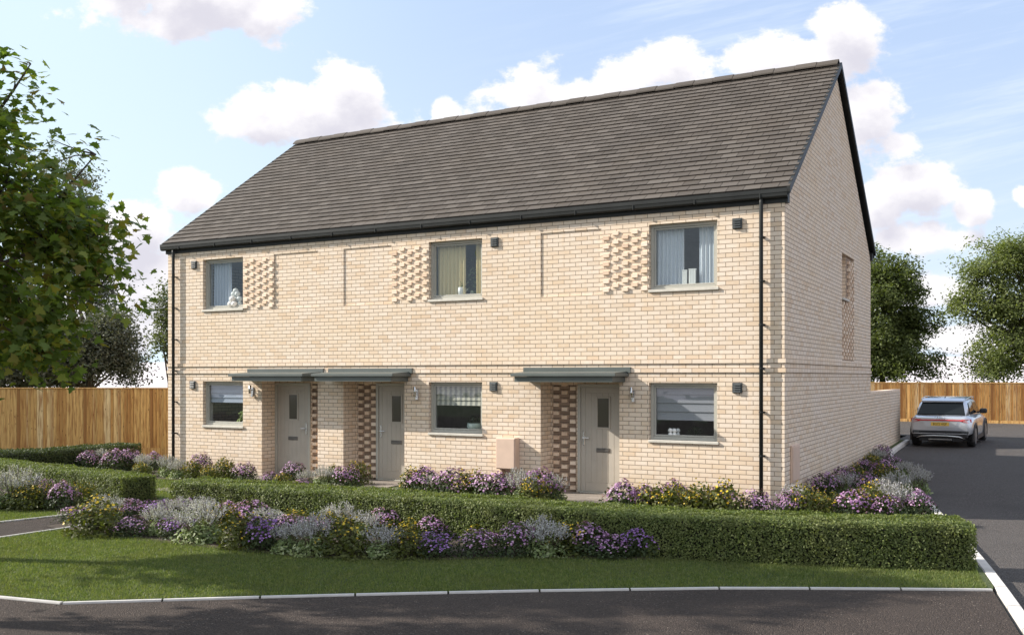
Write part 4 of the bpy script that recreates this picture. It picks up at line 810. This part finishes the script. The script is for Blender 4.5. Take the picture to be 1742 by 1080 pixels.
BN={'Af':'in the long lawn bed, front row','Ab':'in the long lawn bed, row against the hedge','B':'in the far-left bed before the side path','C':'in the bed at the left house end','D':'in the bed between the first two doors','E':'in the bed under the meter box','F':'under the right ground floor window','Gf':'in the sunny front of the gable bed','Gb':'in the shaded gable bed beside the drive'}
GN={'Af':'shrubs edging the lawn','Ab':'shrubs along the hedge foot','B':'shrubs of the far-left bed','C':'shrubs by the left house end','D':'shrubs between the first two doors','E':'shrubs under the meter box','F':'shrubs under the right window','Gf':'sunny shrubs at the gable corner','Gb':'shaded shrubs along the gable'}
KN={'P':'purple daisy mound','Y':'yellow-flowered bush','S':'silvery plume plant'}
ORD=['leftmost','second','third','fourth','fifth','sixth','seventh','eighth','ninth','tenth','eleventh','twelfth']
for bed,lst in BEDS.items():
    r_=random.Random(bed)
    def px(q): dx,dy=q[1]-3.793,q[2]+16.674; return (dx*math.cos(TH)+dy*math.sin(TH))/(-dx*math.sin(TH)+dy*math.cos(TH))
    for kd in 'PYS':
        L=sorted([q for q in lst if q[0]==kd],key=px)
        for i,(k_,x,y,h_) in enumerate(L):
            if bed=='Gb': x=max(x,.33)
            if bed in 'CDEF' and x<0 and x>-14.6: y=min(y,-.36)
            if kd=='P': pr_=PROTO['P'][0 if r_.random()<.5 else 1] if (bed not in('Af','Ab') or r_.random()<.6) else PROTO['P'][2]
            else: pr_=r_.choice(PROTO[kd])
            o=pr_ if pr_ not in used else copy_tree(pr_)
            used.add(pr_)
            base={'P':.385,'Y':.43,'S':.50}[kd]; sz=(h_*(.95 if bed=='Ab' else 1.08))/base; sx=max(sz,.88)*r_.uniform(1.0,1.18)*(1.24 if bed in('Af','Ab') else 1.05)
            sz*=r_.uniform(.90,1.12)
            if kd=='S': sx*=.88
            o.location=(x,y,(lawn_z(y) if bed[0]=='G' and y>1 else 0)+.008); o.scale=(sx,sx,sz); o.rotation_euler=(0,0,r_.uniform(0,6.28))
            if len(L)==1: nm='only '+KN[kd]
            elif i==len(L)-1: nm='rightmost '+KN[kd]
            else: nm=ORD[i]+' '+KN[kd]+('' if i==0 else ' from left')
            tag(o,nm+' '+BN[bed],'shrub',GN[bed])
for L in PROTO.values():
    for pr_ in L:
        if pr_ not in used:
            for c_ in list(pr_.children): bpy.data.objects.remove(c_)
            bpy.data.objects.remove(pr_)
# ------------------------------------------------------------------ trees
def branch_mesh(segs,nm='trunk'):
    mb=MB(); mb.smooth=True
    for pts,r0,r1 in segs:
        n=len(pts); mb.tube(pts,[r0+(r1-r0)*(i/(n-1)) for i in range(n)],8 if r0>.05 else (6 if r0>.02 else 4),r0>.03)
    return mb
def bend(a,c,k,amp,sag=0):
    a=np.array(a,float); c=np.array(c,float); out=[]; L=np.linalg.norm(c-a); w1=rng.normal(size=3)*amp*L
    for i in range(k+1): t=i/k; out.append(tuple(a+(c-a)*t+w1*math.sin(t*math.pi)+np.array([0,0,sag*L*t*(1-t)])))
    return out
def tree(name,base,blobs,trunk_top,r0,nclus,per,lsz,shape,k,lmat,label,group=None,cr=.35,twig=True,nlimb=9,dr=None,shell=.55,upn=.6,gaps=0.0):
    """blobs: (cx,cy,cz,rx,ry,rz) in world metres"""
    e=empty(name,base,label,'tree',group); B0=np.array(base)
    bl=np.array(blobs); wts=(bl[:,3]*bl[:,4]*bl[:,5])**.8; wts/=wts.sum()
    idx=rng.choice(len(bl),nclus,p=wts); d=unit(rng.normal(size=(nclus,3))); rad=(1-shell*rng.uniform(0,1,nclus)**1.3)[:,None]
    cen=bl[idx,:3]+d*rad*bl[idx,3:]
    if gaps: cen=cen[(np.sin(cen[:,0]*2.3+1)*np.sin(cen[:,2]*2.9)*np.cos(cen[:,1]*1.7))>-gaps]
    T=np.array(trunk_top); segs=[(bend(B0+[0,0,-.2],T,6,.015),r0,r0*.55)]
    limbs=[]
    for i in range(nlimb):
        b_=bl[i%len(bl)]; tgt=b_[:3]+unit(rng.normal(size=3))*b_[3:]*.30; st=B0+(T-B0)*rng.uniform(.5,1.0)
        pts=bend(st,tgt,6,.07,.10); segs.append((pts,r0*.38,r0*.05)); limbs+= [np.array(q) for q in pts[2:]]
    limbs=np.array(limbs)
    pos=[];nm=[]
    for c_ in cen:
        j=np.argmin(((limbs-c_)**2).sum(1)+rng.uniform(0,.3)); 
        pts=bend(limbs[j],c_,3,.08,.06)
        segs.append((pts,max(.006,r0*.09),max(.003,r0*.018)))
        m_=int(per*rng.uniform(.6,1.4)); dirn=unit(np.array(pts[-1])-np.array(pts[-2])+rng.normal(size=3)*.2)
        q=c_+dirn*rng.uniform(-1,1,(m_,1))*cr+rng.normal(size=(m_,3))*cr*.42*np.array([1,1,.75]); pos.append(q); nm.append(rng.normal(size=(m_,3))*.55+np.array([0,0,upn])+unit(c_-bl[:,:3].mean(0))*.35)
    pos=np.concatenate(pos)-B0; nm=np.concatenate(nm)
    segs=[([tuple(np.array(p_)-B0) for p_ in pts],a,c_) for pts,a,c_ in segs]
    branch_mesh(segs).build('trunk','bark',e)
    me=npmesh('crown',leaves(pos,nm,rng.uniform(.65,1.2,len(pos))*lsz,shape,droop=dr),len(shape),lmat); link('crown',me,e)
    return e
FW=np.array([-math.sin(TH),math.cos(TH),0]); RT=np.array([math.cos(TH),math.sin(TH),0]); CP=np.array([3.793,-16.674,2.245])
def W(px,py,dp): return CP+FW*dp+RT*((px-871)/1655.2*dp)+np.array([0,0,(640.3-py)/1655.2*dp])   # site survey helper: bearing + distance -> world
def blob(px,py,dp,rx,ry,rd): p=W(px,py,dp); s_=dp/1655.2; return (p[0],p[1],p[2],(rx*s_+rd)/2,(rx*s_+rd)/2,ry*s_)
D0=12.2
mp_=[blob(-150,360,D0,250,280,1.5),blob(-10,200,D0-.3,75,110,.9),blob(50,330,D0,120,110,1.1),blob(-330,260,D0,260,330,1.9),blob(120,420,D0+.2,95,95,.9),blob(60,540,D0-.2,100,90,.9),blob(0,630,D0-.4,60,45,.5),
 blob(160,270,D0+.1,30,55,.3),blob(172,400,D0+.3,55,45,.35),blob(170,490,D0,50,45,.4),blob(95,600,D0-.2,50,35,.4),blob(60,110,D0,32,40,.3),blob(-300,90,D0,170,170,1.6),blob(-60,460,D0+.6,150,150,1.2)]
b0=W(-230,640,D0); b0=(float(b0[0]),float(b0[1]),0.0)
tree('maple_tree',b0,mp_,(b0[0]+.1,b0[1],4.6),.15,620,38,.120,MAPLE,16,'maple_leaf','large broad-leaved maple overhanging the left edge of the picture',cr=.31,nlimb=16,dr=((.35,.1,-.75),.75),shell=.75,upn=.95)
# second garden tree to the left of the viewer, its shade falls on the lawn and footpath
tb=(-8.6,-12.6,0.0)
tree('maple_tree',tb,[(-8.6,-12.6,4.2,1.3,1.2,1.1),(-8.0,-12.2,5.4,1.1,1.0,.9),(-9.2,-13.2,5.0,1.2,1.2,1.0)],(-8.6,-12.6,3.7),.10,75,20,.17,MAPLE,16,'maple_leaf','maple standing outside the left of the picture beside the footpath',cr=.28,nlimb=9,dr=((.35,.1,-.75),.75),upn=.9)
def far(name,px,dp,blobs,lmat,label,nclus,per,lsz,gz=.15,r0=.2,tt=.45,**k):
    bs=[blob(a,c,dp+q,rx,ry,rd) for a,c,q,rx,ry,rd in blobs]; p=W(px,640,dp); base=(float(p[0]),float(p[1]),gz-.35)
    top=max(b_[2]+b_[5] for b_ in bs); return tree(name,base,bs,(base[0],base[1],top*tt),r0,nclus,per,lsz,DIAMOND,4,lmat,label,**k)
far('broadleaf_tree',1500,50,[(1490,540,0,80,95,2.5),(1500,460,0,60,40,2.0),(1545,560,0,50,60,1.5),(1530,490,0,42,40,1.2),(1450,600,1,90,60,2.5),(1575,620,-1,32,24,.8),(1520,615,-1,60,35,1.5)],'tree_leaf_dark','dense dark green tree behind the right fence, next to the gable',640,105,.17,cr=.5,shell=.7)
far('broadleaf_tree',1760,47,[(1720,440,0,75,45,2.2),(1665,470,0,45,45,1.3),(1700,520,0,80,35,2.0),(1640,520,0,38,32,1.0),(1720,590,0,85,45,2.2),(1690,630,0,55,24,1.6),(1790,500,0,90,100,3.0)],'tree_leaf_green','spreading open-branched tree at the right edge behind the fence',620,90,.15,r0=.28,cr=.55,nlimb=26,shell=.75,gaps=.40)
far('broadleaf_tree',150,31,[(150,600,0,65,48,1.6),(195,590,0,38,38,.9),(110,620,0,60,35,1.6),(215,625,0,34,24,.8),(60,600,0,80,70,1.8),(180,560,0,45,34,1.2),(0,590,0,80,80,2.0)],'tree_leaf_grey','dull grey-green tree behind the left fence, partly under the maple',820,90,.11,r0=.14,cr=.4,shell=.75)
far('broadleaf_tree',150,38,[(150,420,0,45,90,1.4),(110,360,0,60,110,1.6),(160,500,0,42,60,1.3),(70,450,0,60,130,1.6)],'tree_leaf_grey','tall slim dark tree seen through the maple leaves',420,60,.13,r0=.16,cr=.45,shell=.7)
far('broadleaf_tree',290,44,[(285,520,0,28,42,1.0),(285,590,0,30,32,1.0),(310,550,0,40,60,1.3)],'tree_leaf_olive','thin pale olive tree peeping out behind the left corner of the house',140,46,.15,r0=.12,cr=.45,shell=.6)
# ------------------------------------------------------------------ parked car
car=empty('parked_car',(0,0,0),'silver electric estate car parked in the drive, seen from behind','car')
CW=.925; GZ=0.0
# longitudinal stations: y (0 rear), list of (x,z) from sill to beltline, half section
ST=[(0.02,[(.30,.34),(.60,.34),(.74,.40),(.80,.55),(.80,.72),(.76,.86),(.70,.955)]),
    (.10,[(.42,.28),(.62,.30),(.86,.44),(.885,.58),(.875,.76),(.84,.90),(.74,1.00)]),
    (.35,[(.46,.26),(.64,.29),(.91,.46),(.925,.60),(.915,.78),(.875,.92),(.765,1.02)]),
    (.80,[(.46,.24),(.64,.28),(.925,.46),(.935,.60),(.925,.80),(.885,.93),(.785,1.02)]),
    (1.6,[(.46,.19),(.86,.22),(.910,.34),(.905,.52),(.915,.74),(.900,.88),(.800,1.00)]),
    (2.6,[(.46,.19),(.86,.22),(.910,.34),(.905,.52),(.915,.72),(.900,.86),(.800,.98)]),
    (3.4,[(.46,.20),(.86,.24),(.925,.38),(.930,.56),(.920,.74),(.885,.86),(.790,.95)]),
    (4.1,[(.42,.22),(.80,.26),(.90,.42),(.915,.58),(.890,.74),(.82,.82),(.70,.87)]),
    (4.52,[(.34,.28),(.62,.30),(.76,.40),(.79,.54),(.77,.66),(.70,.74),(.55,.78)])]
def loft(st,name,mt,par,close_top=True,ends=True,smooth=True):
    mb=MB(); mb.smooth=smooth; n=len(st[0][1]); vs=[]
    for y,s_ in st: vs+=[(x,y,z) for x,z in s_]+[(-x,y,z) for x,z in s_[::-1]]
    m2=2*n; fs=[]
    for i in range(len(st)-1):
        for k in range(m2):
            k2=(k+1)%m2
            fs.append((i*m2+k,(i+1)*m2+k,(i+1)*m2+k2,i*m2+k2))
    if ends: fs.append(tuple(range(m2))); fs.append(tuple((len(st)-1)*m2+k for k in range(m2-1,-1,-1)))
    mb.mesh(vs,fs); return mb.build(name,mt,par)
body=loft(ST,'body','car_silver',car)
sb=body.modifiers.new('s','BEVEL'); sb.width=.02; sb.segments=2; sb.limit_method='ANGLE'; sb.angle_limit=R_(40)
# greenhouse: pillars/roof shell in body colour with glass panels set proud of it
GH=[(.26,[(.755,1.00),(.70,1.06),(.66,1.10)]),(.42,[(.775,1.00),(.715,1.22),(.64,1.27)]),(.62,[(.785,1.00),(.70,1.36),(.60,1.435)]),(.85,[(.79,1.00),(.68,1.43),(.575,1.515)]),(1.5,[(.80,.99),(.685,1.47),(.58,1.56)]),(2.2,[(.80,.98),(.69,1.46),(.58,1.555)]),(2.75,[(.80,.97),(.68,1.39),(.56,1.475)]),(3.25,[(.79,.95),(.70,1.17),(.60,1.22)]),(3.62,[(.78,.93),(.72,.97),(.62,.985)])]
loft(GH,'cabin','car_silver',car)
def quad(mb,P,th=.006):
    P=[Vector(p_) for p_ in P]; n_=(P[1]-P[0]).cross(P[3]-P[0]).normalized(); mb.mesh([p_+n_*th for p_ in P]+[p_-n_*.02 for p_ in P],[(0,1,2,3),(7,6,5,4),(0,4,5,1),(1,5,6,2),(2,6,7,3),(3,7,4,0)])
mb=MB()
quad(mb,[(-.70,.235,1.045),(.70,.235,1.045),(.60,.575,1.405),(-.60,.575,1.405)],.028); mb.build('rear_window','car_glass',car)
mb=MB(); quad(mb,[(-.62,.50,1.44),(.62,.50,1.44),(.60,.86,1.515),(-.60,.86,1.515)],.03); mb.build('roof_spoiler','car_silver',car)
mb=MB(); quad(mb,[(.70,3.58,.99),(-.70,3.58,.99),(-.60,2.80,1.44),(.60,2.80,1.44)],.014); mb.build('windscreen','car_glass',car)
for s_ in (-1,1):
    def sideq(P): 
        P=[(s_*x,y,z) for x,y,z in P]
        if s_<0: P=P[::-1]
        mb=MB(); quad(mb,P,.012); mb.build('side_window','car_glass',car)
    sideq([(.792,.66,1.04),(.799,1.55,1.035),(.698,1.55,1.44),(.702,.84,1.395)]); sideq([(.799,1.61,1.035),(.798,2.52,1.02),(.700,2.42,1.41),(.698,1.61,1.44)]); sideq([(.798,2.57,1.02),(.79,3.18,.985),(.72,2.72,1.30),(.702,2.50,1.385)])
    mb=MB(); mb.tube([(s_*.66,.75,1.49),(s_*.665,.95,1.535),(s_*.675,1.7,1.565),(s_*.67,2.45,1.53),(s_*.66,2.6,1.47)],.014,6); mb.build('roof_rail','steel',car)
    mb=MB(); mb.tube([(s_*.79,2.55,1.02),(s_*.90,2.56,1.04)],.03,6); mb.bbox(min(s_*.86,s_*1.08),max(s_*.86,s_*1.08),2.46,2.64,.99,1.15,.035); mb.build('door_mirror','car_trim',car)
    mb=MB(); mb.prism([(.30,.20),(.34,.56),(.50,.72),(.82,.78),(1.14,.72),(1.30,.56),(1.34,.20),(1.26,.20),(1.22,.50),(1.06,.65),(.82,.70),(.58,.65),(.42,.50),(.38,.20)],s_*.90,s_*.945); mb.build('wheel_arch_trim','car_trim',car); mb=MB(); mb.prism([(3.02,.20),(3.06,.56),(3.22,.72),(3.54,.78),(3.86,.72),(4.02,.56),(4.06,.20),(3.98,.20),(3.94,.50),(3.78,.65),(3.54,.70),(3.30,.65),(3.14,.50),(3.10,.20)],s_*.885,s_*.94); mb.build('wheel_arch_trim','car_trim',car); mb=MB(); mb.prism([(1.3,.20),(1.3,.34),(3.05,.34),(3.05,.20)],s_*.87,s_*.925); mb.build('sill_trim','car_trim',car)
    for y in (.82,3.54):
        wh=MB(); wh.smooth=True; x1=s_*.935; x0=s_*.70; wh.tube([(x0,y,.35),(x0+s_*.02,y,.35),(x1-s_*.03,y,.35),(x1,y,.35)],[.32,.35,.35,.325],28)
        o=wh.build('wheel','tyre',car); q=MB(); q.tube([(x1-s_*.02,y,.35),(x1+s_*.004,y,.35)],[.25,.25],24)
        for k in range(5): a=k*2*math.pi/5; q.mesh([(x1+s_*.005,y+.03*math.sin(a),.35-.03*math.cos(a)),(x1+s_*.012,y+.24*math.cos(a)+.03*math.sin(a),.35+.24*math.sin(a)-.03*math.cos(a)),(x1+s_*.012,y+.24*math.cos(a)-.03*math.sin(a),.35+.24*math.sin(a)+.03*math.cos(a)),(x1+s_*.005,y-.03*math.sin(a),.35+.03*math.cos(a))],[(0,1,2,3)])
        q.build('rim','alloy',o)
    # tail lamp clusters wrapping the corner
    mb=MB(); P=[(s_*.52,.0,.895),(s_*.76,.035,.915),(s_*.885,.18,.92),(s_*.895,.18,.82),(s_*.79,.02,.80),(s_*.60,-.005,.845)]
    n_=len(P); mb.mesh([(x,y-.016,z) for x,y,z in P]+[(x*.97,y+.08,z) for x,y,z in P],[tuple(range(n_)),tuple(range(2*n_-1,n_-1,-1))]+[(k,(k+1)%n_,(k+1)%n_+n_,k+n_) for k in range(n_)]); o=mb.build('tail_lamp','tail_red',car)
    q=MB(); q.mesh([(s_*.66,-.005,.868),(s_*.78,.015,.874),(s_*.79,.017,.835),(s_*.68,-.003,.832)],[(0,1,2,3)]); q.build('lamp_lens','tail_clear',o)
mb=MB(); mb.bbox(-.60,.60,-.014,.05,.858,.897,.004); mb.build('light_bar','tail_red',car)
# tailgate recess for the plate: trapezoid panel
mb=MB(); mb.mesh([(-.52,-.004,.83),(.52,-.004,.83),(.42,-.012,.66),(-.42,-.012,.66),(-.52,.05,.83),(.52,.05,.83),(.42,.05,.66),(-.42,.05,.66)],[(0,3,2,1),(0,1,5,4),(1,2,6,5),(2,3,7,6),(3,0,4,7)]); mb.build('tailgate_panel','car_silver',car)
mb=MB(); mb.bbox(-.265,.265,-.026,-.012,.70,.815,.003); pl=mb.build('number_plate','plate_yellow',car)
cu=bpy.data.curves.new('plate_text','FONT'); cu.body='BG72 HGP'; cu.size=.112; cu.align_x='CENTER'; cu.align_y='CENTER'; cu.extrude=.001; cu.resolution_u=2
to=bpy.data.objects.new('plate_text',cu); C.objects.link(to); bpy.context.view_layer.update(); tm=bpy.data.meshes.new_from_object(to); bpy.data.objects.remove(to); tm.materials.clear(); tm.materials.append(M['plate_black'])
t_=link('plate_lettering',tm,pl); t_.rotation_euler=(R_(90),0,0); t_.location=(0,-.0275,.757); t_.scale=(.80,1,1)
mb=MB()
for k in range(4):
    cx=-.105+.07*k; ring=[(cx+.046*math.cos(a*math.pi/8),-.003,.955+.046*math.sin(a*math.pi/8)) for a in range(17)]; mb.tube(ring,.006,5,False)
mb.build('badge','steel',car)
mb=MB(); mb.bbox(-.82,.82,-.012,.12,.46,.55,.02); mb.bbox(-.80,.80,-.006,.12,.33,.46,.02); mb.box(-.62,.62,.05,.5,.22,.34); mb.build('rear_bumper_trim','car_trim',car)
for s_ in (-1,1):
    mb=MB(); mb.bbox(min(s_*.62,s_*.80),max(s_*.62,s_*.80),-.02,.1,.475,.525,.01); mb.build('reflector','vent_grey',car)
mb=MB(); mb.prism([(-.022,.448),(-.022,.468),(.10,.468),(.10,.448)],-.78,.78); mb.build('bumper_strip','car_silver',car)
mb=MB(); pts=[(-.70,.03,.31),(-.55,-.02,.365),(-.2,-.03,.385),(.2,-.03,.385),(.55,-.02,.365),(.70,.03,.31)]; mb.smooth=True; mb.tube(pts,.024,8); mb.smooth=False; mb.bbox(-.34,.34,-.012,.1,.25,.30,.01); mb.build('skid_plate','steel',car)
mb=MB(); mb.mesh([(-.015,1.0,1.54),(.015,1.0,1.54),(.015,1.18,1.55),(-.015,1.18,1.55),(0,1.04,1.60),(0,1.09,1.61)],[(0,1,4),(1,2,5,4),(2,3,5),(3,0,4,5),(0,3,2,1)]); mb.build('roof_antenna','car_trim',car)
mb=MB(); mb.box(-.8,.8,.5,4.2,.20,.30); mb.build('underbody','car_trim',car)
cyy=14.0; car.scale=(.93,.93,.93); car.location=(1.22,14.5,drive_z(14.2)+.002); car.rotation_euler=(math.atan(-.28/14),0,-R_(3.5)); car.rotation_euler=(math.atan(.28/14),0,-R_(3.5))
bpy.context.view_layer.update()
